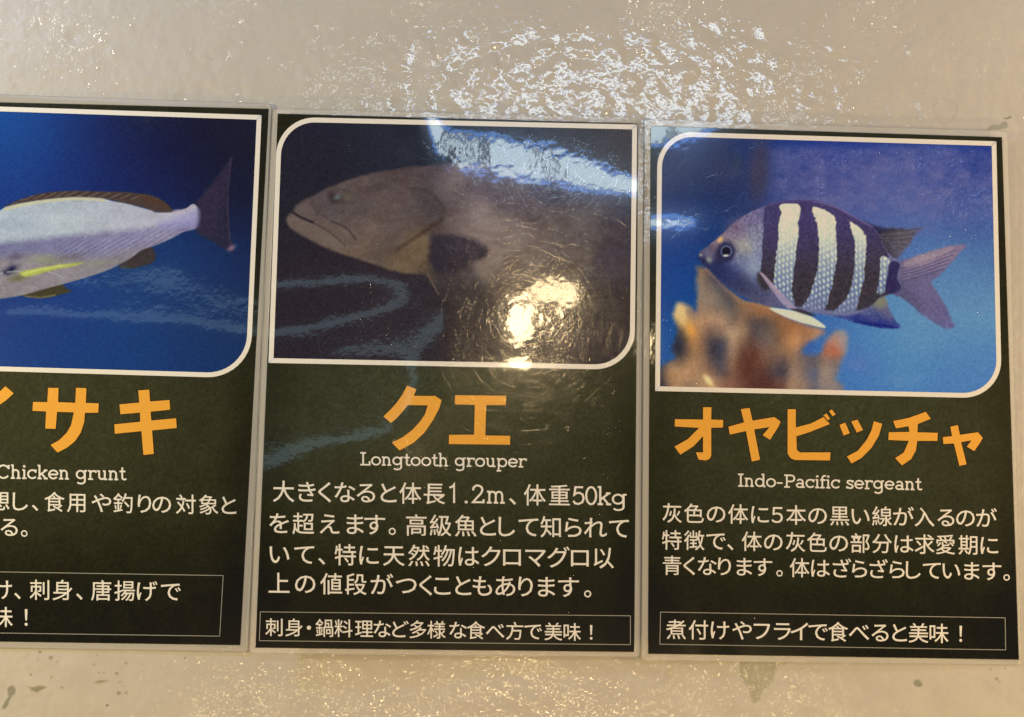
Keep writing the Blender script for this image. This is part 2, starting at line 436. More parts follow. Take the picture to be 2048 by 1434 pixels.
warp3 = Warp(1270, 2070, 230, 1350, {
    1290: [(230, 130), (255, 150), (285, 220), (300, 300), (400, 340), (432, 262), (447, 210), (466, 262), (500, 400), (600, 600), (1350, 1350)],
    1340: [(230, 150), (255, 190), (275, 232), (292, 280), (400, 340), (430, 262), (445, 212), (462, 262), (500, 400), (600, 600), (1350, 1350)],
    1400: [(230, 190), (262, 230), (280, 280), (400, 370), (434, 258), (447, 242), (460, 262), (500, 430), (600, 600), (1350, 1350)],
    1480: [(230, 290), (280, 340), (400, 400), (500, 500), (1350, 1350)],
    1700: [(230, 290), (280, 330), (400, 400), (500, 500), (1350, 1350)],
    2060: [(230, 260), (1350, 1350)]},
    [(1340, 280, 60, 30, .00001, 9, 3), (1340, 447, 60, 20, .000012, 9, 3)], .00005, 4, 300, 26)

BASE = .0004
TINT = {warp1: (.94, .83, .66), warp2: (.84, .70, .53), warp3: (.84, .69, .50)}   # print exposure of each sign
def place(warp, px, py, layer):
    h = BASE+layer+warp(px, py)
    return W(px, py, h)

# ------------------------------------------------------------------ print builders
def quad_pts(q, u, v):
    (ax, ay), (bx, by), (cx, cy), (dx, dy) = q      # TL TR BR BL
    x = (ax*(1-u)+bx*u)*(1-v)+(dx*(1-u)+cx*u)*v
    y = (ay*(1-u)+by*u)*(1-v)+(dy*(1-u)+cy*u)*v
    return x, y

def quad_size(q):
    (ax, ay), (bx, by), (cx, cy), (dx, dy) = q
    return (math.hypot(bx-ax, by-ay)+math.hypot(cx-dx, cy-dy))/2, (math.hypot(dx-ax, dy-ay)+math.hypot(cx-bx, cy-by))/2

def grid(q, step):
    w, h = quad_size(q); nx = int(w/step)+1; ny = int(h/step)+1
    u, v = np.meshgrid(np.linspace(0, 1, nx), np.linspace(0, 1, ny))
    X, Y = quad_pts(q, u, v)
    idx = np.arange(nx*ny).reshape(ny, nx)
    F = np.stack([idx[1:, :-1], idx[1:, 1:], idx[:-1, 1:], idx[:-1, :-1]], -1).reshape(-1, 4)
    return X, Y, F, u, v

def round_outline(q, inset, radii, step=5):
    """points (px) round a quad inset by px, with corner radii (TL, TR, BR, BL)"""
    w, h = quad_size(q); pts = []
    cs = [(0, 0, 180, 270), (w, 0, 270, 360), (w, h, 0, 90), (0, h, 90, 180)]
    L = []
    for (cx, cy, a0, a1), r in zip(cs, radii):
        sx = 1 if cx == 0 else -1; sy = 1 if cy == 0 else -1
        if r <= 0: L.append([(cx+sx*inset, cy+sy*inset)]*13)
        else:
            ox, oy = cx+sx*r, cy+sy*r; rr = r-inset
            L.append([(ox+rr*math.cos(math.radians(a0+(a1-a0)*i/12)), oy+rr*math.sin(math.radians(a0+(a1-a0)*i/12))) for i in range(13)])
    for i in range(4):
        pts += L[i]; a = L[i][-1]; b = L[(i+1) % 4][0]
        n = 130
        pts += [(a[0]+(b[0]-a[0])*k/n, a[1]+(b[1]-a[1])*k/n) for k in range(1, n)]
    P = np.array(pts); X, Y = quad_pts(q, P[:, 0]/w, P[:, 1]/h)
    return X, Y

def ring_mesh(name, warp, q, in0, in1, radii, layer, mat, parent, q2=None, radii2=None, steps=2):
    X0, Y0 = round_outline(q, in0, radii); X1, Y1 = round_outline(q2 or q, in1, radii2 or radii)
    V = []; n = len(X0)
    for k in range(steps):
        t = k/(steps-1); V.append(place(warp, X0*(1-t)+X1*t, Y0*(1-t)+Y1*t, layer))
    V = np.concatenate(V); F = []
    for k in range(steps-1):
        for i in range(n):
            j = (i+1) % n; F.append((k*n+i, k*n+j, (k+1)*n+j, (k+1)*n+i)[::-1])
    return new_mesh(name, V, F, mat, parent, True)

def flat_polys(name, warp, polys, layer, mat, parent, dz=4e-6):
    """polys in photo px; each tessellated; slight steps where they overlap"""
    V = []; F = []
    for k, P in enumerate(polys):
        P = [tuple(p) for p in P]
        tri = [tuple(t) for t in tessellate_polygon([[Vector((x, y, 0)) for x, y in P]])]
        P, tri = split_long(P, tri, 8.0)
        b = len(V); A = np.array(P)
        V += list(place(warp, A[:, 0], A[:, 1], layer+dz*(k % 5)))
        for t in tri:
            a, bb, c = (P[i] for i in t)
            s = (bb[0]-a[0])*(c[1]-a[1])-(bb[1]-a[1])*(c[0]-a[0])
            t = tuple(b+i for i in t)
            F.append(t if s < 0 else t[::-1])
    return new_mesh(name, V, F, mat, parent, False)

def split_long(P, tri, lim):
    """halve the longest edge of every triangle until none is longer than lim; shared edges stay shared"""
    P = list(P); mid = {}; todo = list(tri); out = []
    while todo:
        t = todo.pop(); L = [math.dist(P[t[i]], P[t[(i+1) % 3]]) for i in range(3)]
        m = max(L)
        if m <= lim: out.append(t); continue
        i = L.index(m); a, b, c = t[i], t[(i+1) % 3], t[(i+2) % 3]; key = (min(a, b), max(a, b))
        if key not in mid:
            P.append(((P[a][0]+P[b][0])/2, (P[a][1]+P[b][1])/2)); mid[key] = len(P)-1
        k = mid[key]; todo += [(a, k, c), (k, b, c)]
    return P, out

def densify(P, step=6):
    out = []; n = len(P)
    for i in range(n):
        a = P[i]; b = P[(i+1) % n]; L = math.hypot(b[0]-a[0], b[1]-a[1]); k = max(1, int(L/step))
        out += [(a[0]+(b[0]-a[0])*j/k, a[1]+(b[1]-a[1])*j/k) for j in range(k)]
    return out

# -------- CJK glyphs from Blender's own built-in font
_gl = {}
def glyph(ch):
    if ch not in _gl:
        c = bpy.data.curves.new('glyph', 'FONT'); c.body = ch; c.size = 1; c.resolution_u = 3; c.offset = .003 if ch == '象' else .0045
        o = bpy.data.objects.new('glyph', c); col.objects.link(o); bpy.context.view_layer.update()
        m = bpy.data.meshes.new_from_object(o.evaluated_get(bpy.context.evaluated_depsgraph_get()))
        _gl[ch] = (np.array([tuple(v.co)[:2] for v in m.vertices]), [tuple(p.vertices) for p in m.polygons])
        bpy.data.objects.remove(o); bpy.data.curves.remove(c); bpy.data.meshes.remove(m)
    return _gl[ch]

# -------- slab-serif letters drawn from strokes, x-height 100
def arc(cx, cy, rx, ry, a0, a1, n=14):
    return [(cx+rx*math.cos(math.radians(a0+(a1-a0)*i/n)), cy+ry*math.sin(math.radians(a0+(a1-a0)*i/n))) for i in range(n+1)]
def stem(x, y0, y1): return [(x, y0), (x, y1)]
def ser(x0, x1, y): return [(x0, y), (x1, y)]
SLAB = {
 'o': (104, [arc(52, 50, 41, 42, 0, 360, 26)]),
 'n': (106, [stem(24, 0, 98), ser(6, 24, 92), [(24, 60)]+arc(51, 60, 27, 32, 180, 0)+[(78, 0)], ser(5, 44, 7), ser(60, 98, 7)]),
 'h': (108, [stem(24, 0, 147), ser(6, 24, 140), [(24, 60)]+arc(51, 60, 27, 32, 180, 0)+[(78, 0)], ser(5, 44, 7), ser(60, 98, 7)]),
 'm': (160, [stem(24, 0, 98), ser(6, 24, 92), [(24, 64)]+arc(49, 64, 25, 28, 180, 0)+[(74, 0)], [(74, 64)]+arc(99, 64, 25, 28, 180, 0)+[(124, 0)], ser(5, 42, 7), ser(58, 92, 7), ser(108, 144, 7)]),
 'i': (50, [stem(25, 0, 98), ser(7, 25, 92), ser(5, 46, 7), arc(25, 130, 5, 5, 0, 360, 8)]),
 'k': (104, [stem(24, 0, 147), ser(6, 24, 140), [(86, 92), (28, 44)], [(44, 58), (84, 6)], ser(64, 98, 92), ser(5, 44, 7), ser(66, 102, 7)]),
 'c': (96, [arc(52, 50, 41, 42, 38, 322, 20), [(84, 98), (84, 66)]]),
 'C': (134, [arc(68, 72, 56, 66, 38, 322, 24), [(118, 142), (118, 100)]]),
 'e': (102, [arc(52, 50, 41, 42, 0, 322, 22), ser(14, 92, 50)]),
 'g': (116, [arc(50, 53, 38, 39, 0, 360, 24), [(90, 98), (90, -14)]+arc(52, -14, 38, 27, 0, -150, 12), ser(90, 112, 92)]),
 'r': (86, [stem(26, 0, 98), ser(6, 26, 92), [(26, 56)]+arc(60, 58, 34, 34, 180, 75, 8), [(78, 98), (78, 72)], ser(5, 52, 7)]),
 'u': (108, [[(24, 98), (24, 40)]+arc(51, 38, 27, 30, 180, 360, 12)+[(78, 40)], stem(78, 0, 98), ser(6, 24, 92), ser(60, 78, 92), ser(78, 100, 7)]),
 't': (66, [[(30, 132), (30, 28)]+arc(50, 28, 20, 21, 180, 330, 8), ser(4, 60, 91)]),
 'L': (112, [stem(36, 0, 142), [(8, 7), (100, 7), (100, 46)], ser(8, 64, 136)]),
 'p': (114, [stem(24, -45, 98), ser(6, 24, 92), ser(4, 48, -40), arc(62, 50, 38, 42, 0, 360, 24)]),
 'I': (66, [stem(33, 0, 142), ser(6, 60, 136), ser(6, 60, 7)]),
 'd': (112, [arc(50, 50, 38, 42, 0, 360, 24), stem(88, 0, 147), ser(68, 88, 140), ser(88, 108, 7)]),
 '-': (72, [ser(6, 64, 48)]),
 'P': (118, [stem(34, 0, 142), [(8, 136), (78, 136)]+arc(78, 102, 32, 34, 90, -90, 12)+[(34, 68)], ser(8, 64, 7)]),
 'a': (100, [[(76, 0), (76, 62)]+arc(48, 64, 28, 28, 0, 155, 10), arc(46, 28, 31, 22, 0, 360, 20), ser(76, 96, 7)]),
 'f': (60, [[(26, 0), (26, 112)]+arc(50, 112, 24, 27, 180, 60, 8), ser(4, 58, 91), ser(5, 50, 7)]),
 's': (84, [[(70, 78), (48, 92), (22, 86), (17, 68), (32, 55), (58, 46), (72, 30), (64, 12), (42, 6), (16, 18)], [(72, 96), (72, 72)], [(13, 4), (13, 28)]]),
 ' ': (54, []),
}
DIG = {
 '1': [[(10, 118), (34, 128), (44, 145), (44, 0)]],
 '.': [arc(45, 9, 4, 4, 0, 360, 8)],
 '2': [[(10, 100), (14, 122), (32, 138), (52, 138), (72, 126), (78, 104), (68, 78), (40, 46), (10, 9), (86, 9), (86, 32)]],
 '5': [[(82, 130), (26, 137), (18, 80), (30, 92), (52, 96), (76, 82), (84, 52), (74, 20), (46, 5), (22, 10), (10, 30)], [(18, 118), (84, 138)][:0]],
 '0': [arc(46, 72, 36, 66, 0, 360, 26)],
}
DIG['5'] = [[(80, 136), (24, 136), (17, 78), (34, 91), (54, 93), (76, 80), (84, 50), (74, 20), (46, 6), (22, 11), (9, 30)]]
def ribbon(pts, w):
    P = np.array(pts, float); P = P[np.r_[True, np.hypot(*(P[1:]-P[:-1]).T) > 1e-4]]
    n = len(P); out_l = []; out_r = []
    closed = n > 4 and np.hypot(*(P[0]-P[-1])) < 1e-3
    for i in range(n):
        if closed: a = P[i-1] if i else P[n-2]; b = P[(i+1) % n] if i < n-1 else P[1]
        else: a = P[max(i-1, 0)]; b = P[min(i+1, n-1)]
        d1 = P[i]-a; d2 = b-P[i]
        l1 = np.hypot(*d1); l2 = np.hypot(*d2)
        t = (d1/l1 if l1 > 0 else d1)+(d2/l2 if l2 > 0 else d2)
        t = t/(np.hypot(*t)+1e-9)
        ref = d2/l2 if l2 > 0 else d1/l1
        nrm = np.array([-t[1], t[0]]); cosv = max(.35, abs(t@ref))
        out_l.append(P[i]+nrm*w/2/cosv); out_r.append(P[i]-nrm*w/2/cosv)
    return out_l, out_r

def slab_line(name, warp, text, p0, p1, xh, parent, wk=17, mat=None, shear=0.0):
    """text from baseline start p0 to end p1 (px)"""
    tot = sum(SLAB[c][0] for c in text); L = math.hypot(p1[0]-p0[0], p1[1]-p0[1])
    ex = ((p1[0]-p0[0])/L, (p1[1]-p0[1])/L); kx = L/tot; ky = xh/100
    items = []; x = 0
    for c in text: items += [(s, x) for s in SLAB[c][1]]; x += SLAB[c][0]
    return strokes_mesh(name, warp, items, p0, ex, kx, ky, parent, wk, mat, shear)

def strokes_mesh(name, warp, items, p0, ex, kx, ky, parent, wk, mat, shear=0.0, V=None, F=None, finish=True):
    V = [] if V is None else V; F = [] if F is None else F; lay = 8.5e-5
    for k, (s, x0) in enumerate(items):
        l, r = ribbon(s, wk); n = len(l); b = sum(len(v) for v in V)
        pts = np.array(l+r); X = (pts[:, 0]+x0)*kx; Y = pts[:, 1]*ky
        px = p0[0]+X*ex[0]+shear*Y; py = p0[1]+X*ex[1]-Y
        V.append(place(warp, px, py, lay+3e-6*(k % 6)))
        for i in range(n-1): F.append((b+i, b+n+i, b+n+i+1, b+i+1))
    if not finish: return V, F
    return new_mesh(name, np.concatenate(V), F, mat or M_WHITE, parent, False)

def jp_line(name, warp, fr, chars, y0, x_ref0, y1, x_ref1, em, parent, mat=None, label=None, slant=0.0):
    """chars: [(char, centre x)] in the crop's units, y centre runs from y0 at x_ref0 to y1 at x_ref1"""
    ox, oy, k = fr; V = []; F = []; base = 0
    sl = (y1-y0)/(x_ref1-x_ref0)
    for n, (ch, cx) in enumerate(chars):
        cy = y0+(cx-x_ref0)*sl
        if ch in DIG or ch in 'mkg' and ch.isascii():
            st = DIG.get(ch) or SLAB[ch][1]; wd = (SLAB[ch][0] if ch in SLAB else 92)
            kx = em*.0060 if ch != 'm' else em*.0056; ky = em*.0056
            if ch == 'g': ky *= .9
            items = [(s, -wd/2) for s in st]
            px0 = ox+cx/k; py0 = oy+(cy+em*.40)/k
            vv, ff = strokes_mesh(name, warp, items, (px0, py0), (1, sl), kx/k, ky/k, None, 15, None, 0, None, None, False)
            vv = np.concatenate(vv); V.append(vv); F += [tuple(i+base for i in f) for f in ff]; base += len(vv); continue
        gv, gf = glyph(ch)
        if (ch, 's') not in _gl:
            tris = []
            for f in gf: tris += [(f[0], f[i], f[i+1]) for i in range(1, len(f)-1)]
            pp, tt = split_long([tuple(q) for q in gv], tris, .13)
            _gl[(ch, 's')] = (np.array(pp), tt)
        gv, gf = _gl[(ch, 's')]
        mid = (gv[:, 0].min()+gv[:, 0].max())/2
        kana = 1.07 if '\u3041' <= ch <= '\u30ff' and ch != '・' else 1.0
        gx = (gv[:, 0]-mid)*em*kana; gy = (gv[:, 1]-.38)*em
        px = ox+(cx+gx-slant*gy)/k; py = oy+(cy+gx*sl-gy)/k
        v = place(warp, px, py, 8.5e-5)
        V.append(v); F += [tuple(i+base for i in f) for f in gf]; base += len(v)
    o = new_mesh(name, np.concatenate(V), F, mat or M_WHITE, parent, False)
    if label: o['label'] = label
    return o

def rect_line(name, warp, q, w, parent):
    return ring_mesh(name, warp, q, 0, w, (0, 0, 0, 0), 8e-5, M_LINE, parent)

def root(name, px, py, warp, label):
    o = bpy.data.objects.new(name, None); col.objects.link(o)
    o.empty_display_size = .02; o.location = W(px, py, BASE)[()]
    bpy.context.view_layer.update()
    return tag(o, label, 'fish sign', 'laminated fish signs in a row on the wall')

def chars(s, xs): return list(zip(s, xs))

def make_page(warp, q, parent, seed):
    X, Y, F, u, v = grid(q, 3.0)
    c = Canvas(X, Y)
    c.C[:] = (37, 36, 20)
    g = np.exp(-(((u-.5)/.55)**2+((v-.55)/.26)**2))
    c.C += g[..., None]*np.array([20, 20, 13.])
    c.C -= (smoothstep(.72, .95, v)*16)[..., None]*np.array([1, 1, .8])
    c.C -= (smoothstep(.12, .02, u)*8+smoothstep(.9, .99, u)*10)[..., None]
    c.C += (4*fbm(X/40, Y/40, seed, 3)+6*fbm(X/5, Y/5, seed+9, 2))[..., None]
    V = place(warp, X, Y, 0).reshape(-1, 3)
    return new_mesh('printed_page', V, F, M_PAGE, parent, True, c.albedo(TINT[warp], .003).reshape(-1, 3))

def split_picture(warp, X, Y, F, keep, C, masks, parent):
    """one printed photo split into its figures: masks [(name, mask, label)], first hit wins"""
    V = place(warp, X, Y, 3e-5).reshape(-1, 3); A = C.albedo(TINT[warp], np.array((.009, .009, .008))).reshape(-1, 3)
    own = np.full(len(F), -1)
    own[keep] = 0
    for k, (nm, m, lb) in enumerate(masks):
        fm = m.ravel()[F].mean(1) > .5
        own[(own == 0) & fm] = k+1
    out = []
    for k in range(len(masks)+1):
        f = F[own == k]
        if not len(f): continue
        used, inv = np.unique(f, return_inverse=True)
        o = new_mesh('photo_background' if k == 0 else masks[k-1][0], V[used], inv.reshape(f.shape), M_PIC, parent, True, A[used])
        if k: o['label'] = masks[k-1][2]
        out.append(o)
    return out

def inside_round(q, X, Y, radii, inset):
    ox, oy = round_outline(q, inset, radii)
    return poly_sd(np.stack([ox, oy], 1)[::4], X, Y, False)

# ================================================================== SIGN 1: left, cut by the frame
S1 = [(-200, 200), (537, 218), (480, 1290), (-285, 1279)]
r1 = root('laminated_fish_sign', 150, 1290, warp1, 'laminated sign with the silvery grunt on blue water, cut off by the left edge')
make_page(warp1, S1, r1, 40)
Q1 = [(-188, 207), (523.2, 230.2), (500, 756.8), (-222, 736)]
RAD1 = (84, 0, 86, 0)
X, Y, F, u, v = grid(Q1, 1.7)
c = Canvas(X, Y)
c.anchors([(-150, 250, (20, 70, 135)), (-150, 650, (12, 60, 125)), (0, 240, (22, 76, 142)), (60, 250, (22, 76, 142)), (0, 330, (6, 56, 122)), (150, 330, (4, 50, 115)), (150, 240, (8, 50, 108)), (230, 250, (22, 38, 78)),
           (300, 290, (18, 30, 66)), (330, 240, (28, 28, 52)), (450, 260, (27, 29, 46)), (500, 300, (25, 30, 46)), (490, 400, (22, 32, 56)), (250, 350, (8, 42, 98)), (350, 370, (14, 36, 80)), (430, 320, (22, 28, 52)),
           (480, 520, (18, 40, 82)), (400, 540, (10, 55, 108)), (340, 520, (10, 62, 116)), (100, 650, (10, 60, 125)), (0, 700, (12, 66, 132)), (250, 700, (18, 62, 122)), (400, 700, (20, 58, 112)), (470, 650, (20, 50, 92)), (0, 630, (8, 55, 118))], 62)
c.blob((60, 50, 60), 300, 232, 60, 22, 10, .35)
c.frame(0, 360, 5.517)
tail = [(x/4.483+260, y/4.483+300) for x, y in [(560, 490), (600, 462), (640, 425), (720, 330), (800, 215), (880, 100), (915, 45), (903, 130), (880, 300), (884, 500), (890, 650), (905, 790), (938, 890), (905, 908), (800, 865), (700, 795), (620, 752), (590, 690), (630, 600)]]
body = [(-1500, 700), (-1300, 480), (-900, 400), (-400, 400), (-100, 370), (0, 335), (100, 280), (300, 245), (500, 215), (800, 190), (1100, 200), (1250, 235), (1400, 262), (1650, 330)]
body = [(x/5.517, y/5.517+360) for x, y in body]+[(x/4.483+260, y/4.483+300) for x, y in [(240, 560), (390, 556), (500, 525), (570, 485), (640, 560), (630, 640), (600, 700), (480, 735), (380, 790), (230, 855), (100, 900), (0, 975)]]+[(x/5.517, y/5.517+360) for x, y in [(1200, 990), (1000, 1060), (800, 1120), (500, 1200), (250, 1270), (0, 1310), (-300, 1320), (-800, 1250), (-1300, 1000)]]
dors = [(x/5.517, y/5.517+360) for x, y in [(30, 310), (120, 262), (200, 222), (400, 160), (600, 130), (800, 120), (1000, 125), (1200, 130), (1400, 135), (1600, 160)]]+[(x/4.483+260, y/4.483+300) for x, y in [(100, 385), (200, 412), (300, 460), (370, 525), (392, 558), (300, 565), (200, 548), (100, 505)]]+[(x/5.517, y/5.517+360) for x, y in [(1500, 285), (1300, 240), (1100, 205), (800, 205), (500, 230), (250, 260)]]
anal = [(x/4.483+260, y/4.483+300) for x, y in [(-60, 1000), (0, 960), (80, 890), (170, 860), (215, 895), (232, 950), (205, 1010), (100, 1045), (0, 1065), (-100, 1050)]]
pelv = [(x/5.517, y/5.517+360) for x, y in [(230, 1270), (400, 1210), (600, 1150), (690, 1155), (740, 1200), (788, 1228), (600, 1282), (450, 1302), (320, 1290)]]
c.frame(0, 0, 1)
c.fill((46, 42, 62), tail, 2.6, .9)
for i in range(13):
    t = i/12; c.line((66, 56, 78) if i % 2 else (36, 34, 52), [(396+4*t, 418+40*t), (425, 395+80*t), (459-4*math.sin(3.14*t), 335+155*t)], 1.1, 1.6, .4)
c.fill((58, 48, 72), [(400, 405), (430, 360), (460, 330), (450, 400), (430, 420)], 8, .5)
c.blob((150, 120, 140), 463, 496, 5, 9, 60, .9)
c.line((84, 66, 84), [(463, 318), (456, 380), (457, 450), (462, 490)], 2, 2, .5)
c.fill((78, 64, 60), dors, 1.6, 1)
c.fill((62, 54, 54), anal, 2.2, 1)
c.fill((66, 60, 42), pelv, 2.0, 1)
c.line((128, 112, 74), [(50, 592), (80, 595), (110, 590)], 2.2, 1.2, .8)
sd = poly_sd(body, X, Y, True)
bm = smoothstep(-1.6, 1.6, sd)
# body shading of the printed fish: pale back, violet flank, grey belly
lat = np.interp(X, [-200, 0, 60, 110, 180, 240, 300, 350, 400], [500, 486, 480, 474, 468, 462, 455, 448, 440])
low = np.interp(X, [-200, 0, 60, 110, 180, 240, 300, 350, 400], [540, 515, 508, 512, 516, 505, 492, 470, 458])
pale = np.array([172, 180, 188.])+(np.clip((X-120)/240, 0, 1))[..., None]*np.array([14, 2, 8.])
vio = np.array([118, 116, 150.])+(np.clip((X-60)/300, 0, 1))[..., None]*np.array([28, 24, 20.])
bel = np.array([140, 132, 138.])+(np.clip((X-200)/200, 0, 1))[..., None]*np.array([-10, -8, 10.])
t1 = smoothstep(-9, 9, Y-lat+3*fbm(X/10, Y/6, 8)); t2 = smoothstep(-13, 13, Y-low+6*fbm(X/14, Y/8, 9))
bc = pale*(1-t1)[..., None]+vio*t1[..., None]; bc = bc*(1-t2)[..., None]+bel*t2[..., None]
st = np.sin((X*.55+Y*.95)/1.35+1.2*fbm(X/12, Y/12, 4)); zone = smoothstep(90, 140, X)*(1-smoothstep(330, 370, X))*np.exp(-((Y-(lat+low)/2-6)/22)**2)
bc += (st*12*zone*(.5+.8*np.clip(vnoise(X/9, Y/7, 88)+.4, 0, 1)))[..., None]
bc += (8*fbm(X/4, Y/4, 12)+9*fbm(X/26, Y/16, 13)+6*fbm(X/10, Y/8, 14))[..., None]
c.C = c.C*(1-bm[..., None])+bc*bm[..., None]
c.frame(0, 360, 5.517)
c.line((205, 196, 150), [(60, 325), (250, 275), (500, 235), (800, 208), (1050, 215), (1150, 228)], 4.2, 2.5, .8)
c.fill((78, 62, 56), [(60, 292), (200, 226), (400, 164), (600, 133), (800, 123), (1000, 128), (1200, 133), (1400, 138), (1600, 165), (1660, 215), (1640, 300), (1500, 262), (1300, 215), (1100, 178), (800, 180), (500, 205), (250, 250)], 1.6, .97)
for i in range(24):
    x = 190+i*60; y = np.interp(x, [190, 400, 800, 1600], [228, 165, 122, 160])
    c.line((140, 124, 112) if i % 2 else (44, 36, 40), [(x, y), (x-70, y+34), (x-120, y+50)], 1.1, 1.0, .55)
c.frame(260, 300, 4.483)
c.fill((86, 60, 44), [(60, 400), (200, 415), (300, 462), (365, 525), (300, 520), (180, 470)], 4, .7)
c.fill((196, 172, 190), [(385, 560), (400, 535), (500, 528), (560, 495), (540, 540), (430, 560)], 2.5, .75)
c.fill((150, 146, 200), [(430, 600), (600, 540), (625, 600), (600, 690), (450, 700), (300, 700), (250, 660)], 9, .6)
c.blob((120, 108, 150), 460, 715, 60, 12, -10, .7)
c.fill((54, 47, 70), [(605, 455), (640, 425), (720, 330), (790, 400), (780, 700), (720, 800), (640, 765), (590, 735), (618, 600)], 7, .9, True, 2)
c.frame(0, 360, 5.517)
for (x, y, rx, ry, a) in [(450, 860, 120, 40, -8), (520, 900, 90, 30, -8), (620, 880, 90, 30, 0), (1100, 920, 160, 26, -6)]:
    c.blob((140, 148, 120), x, y, rx, ry, a, .6)
c.blob((78, 68, 92), 170, 850, 110, 40, -8, .6); c.blob((96, 84, 84), 780, 850, 200, 36, -10, .45)
c.blob((20, 20, 58), 125, 985, 70, 40, -30, .95); c.blob((24, 26, 60), 60, 1020, 50, 24, 0, .8)
c.blob((100, 96, 60), 200, 1085, 110, 36, -8, .8)
c.fill((180, 188, 84), [(215, 1025), (300, 1000), (500, 958), (700, 930), (920, 913), (780, 956), (600, 990), (450, 1030), (330, 1062), (270, 1068)], 3, .9, True, 1.5)
c.line((224, 226, 130), [(260, 1035), (450, 985), (700, 940)], 2.0, 2.5, .5)
c.line((150, 156, 150), [(80, 1015), (160, 1010), (240, 1004)], 2.4, 1.4, .8)
c.line((180, 176, 176), [(540, 1015), (620, 1040), (700, 1080)], 1.4, 2, .6)
c.blob((176, 170, 176), 15, 1030, 26, 20, 0, .7)
c.blob((196, 204, 206), 720, 440, 330, 90, 4, .5); c.blob((150, 166, 186), 150, 480, 240, 100, 0, .35)
c.grain(10, 2.4, 3)
keep = inside_round(Q1, X, Y, RAD1, 5).ravel()[F].mean(1) > 0
fm = np.maximum.reduce([poly_sd(body, X, Y), poly_sd(tail, X, Y), poly_sd(dors, X, Y), poly_sd(anal, X, Y), poly_sd(pelv, X, Y)]) > 0
split_picture(warp1, X, Y, F, keep, c, [('fish_picture', fm, 'printed silvery fish with violet flank and forked dark tail')], r1)
ring_mesh('photo_border', warp1, Q1, 0, 9.5, RAD1, 1.0e-4, M_WHITE, r1, steps=3)

fE = (0, 750, 5.12)
def title(warp, fr, polys, parent):
    P = [densify([(fr[0]+x/fr[2], fr[1]+y/fr[2]) for x, y in p]) for p in polys]
    o = flat_polys('title_character', warp, P, 8.5e-5, M_ORANGE, parent)
    V = []; Fc = []
    for p in P:      # thin dark printed outline round each piece
        A = np.array(p+[p[0]]); l, r = ribbon(A, 1.1); b = sum(len(q) for q in V); n = len(l)
        pts = np.array(l+r); V.append(place(warp, pts[:, 0], pts[:, 1], 1.1e-4))
        Fc += [(b+i, b+i+1, b+n+i+1, b+n+i) for i in range(n-1)]
    e = new_mesh('character_outline', np.concatenate(V), Fc, M_INK, o, False)
    return o
title(warp1, fE, [[(55, 110), (145, 187), (60, 265), (-30, 325), (-30, 800), (-145, 800), (-145, 395), (-300, 460), (-340, 370), (-150, 290), (-30, 190)]], r1)
title(warp1, fE, [[(490, 128), (602, 130), (598, 275), (768, 282), (775, 128), (887, 132), (882, 283), (1015, 288), (1008, 388), (872, 390), (865, 480), (830, 590), (770, 680), (690, 745), (588, 798), (513, 715), (600, 668), (680, 590), (725, 510), (752, 385), (587, 380), (572, 555), (460, 550), (468, 375), (328, 370), (335, 272), (480, 275)]], r1)
title(warp1, fE, [[(1412, 155), (1530, 147), (1540, 268), (1738, 253), (1745, 357), (1545, 378), (1552, 463), (1805, 440), (1813, 545), (1560, 570), (1578, 810), (1465, 822), (1445, 578), (1172, 605), (1167, 503), (1432, 476), (1430, 388), (1230, 405), (1220, 298), (1422, 280)]], r1)
slab_line('english_name', warp1, 'Chicken grunt', (-7.5, 957), (252, 960.5), 19.3, r1)
f4 = (0, 740, 2.066)
jp_line('description_line', warp1, f4, chars('想し、食用や釣りの対象と', [-2, 84, 145, 225, 315, 419, 508, 597, 668, 768, 862, 946]), 545, 225, 557, 862, 88, r1)
jp_line('description_line', warp1, f4, chars('る。', [38, 100]), 648, 38, 650, 100, 88, r1)
jp_line('tip_line', warp1, f4, chars('け、刺身、唐揚げで', [10, 72, 163, 258, 328, 418, 515, 608, 706]), 908, 163, 914, 706, 90, r1)
jp_line('tip_line', warp1, f4, chars('味！', [12, 108]), 1020, 12, 1022, 108, 90, r1)
rect_line('tip_box_outline', warp1, [(-245, 1139), (447, 1150.5), (440, 1273), (-250, 1263)], 1.3, r1)

# ================================================================== SIGN 2: middle
S2 = [(555.5, 227.3), (1275.8, 247.2), (1267.9, 1303.7), (510.9, 1295.4)]
r2 = root('laminated_fish_sign', 890, 1300, warp2, 'laminated sign in the middle with the brown grouper on dark water')
make_page(warp2, S2, r2, 60)
Q2 = [(555, 233.5), (1274.3, 249.2), (1269.0, 740), (536.9, 725.8)]
RAD2 = (76, 0, 80, 0)
X, Y, F, u, v = grid(Q2, 1.7)
c = Canvas(X, Y)
c.anchors([(600, 300, (36, 36, 54)), (560, 400, (36, 38, 50)), (700, 280, (34, 37, 54)), (850, 290, (32, 38, 56)), (1000, 270, (34, 38, 54)), (1240, 290, (50, 45, 52)), (1150, 280, (44, 42, 54)), (600, 560, (42, 38, 50)), (700, 560, (44, 38, 52)), (600, 680, (42, 37, 50)), (800, 680, (46, 40, 52)), (900, 650, (48, 42, 50)), (1200, 700, (48, 42, 52)), (1240, 600, (52, 46, 52)), (1240, 450, (56, 50, 54)), (1050, 700, (50, 44, 50))], 75)
c.blob((50, 56, 76), 815, 305, 22, 30, 0, .5)
c.frame(530, 210, 2.6078)
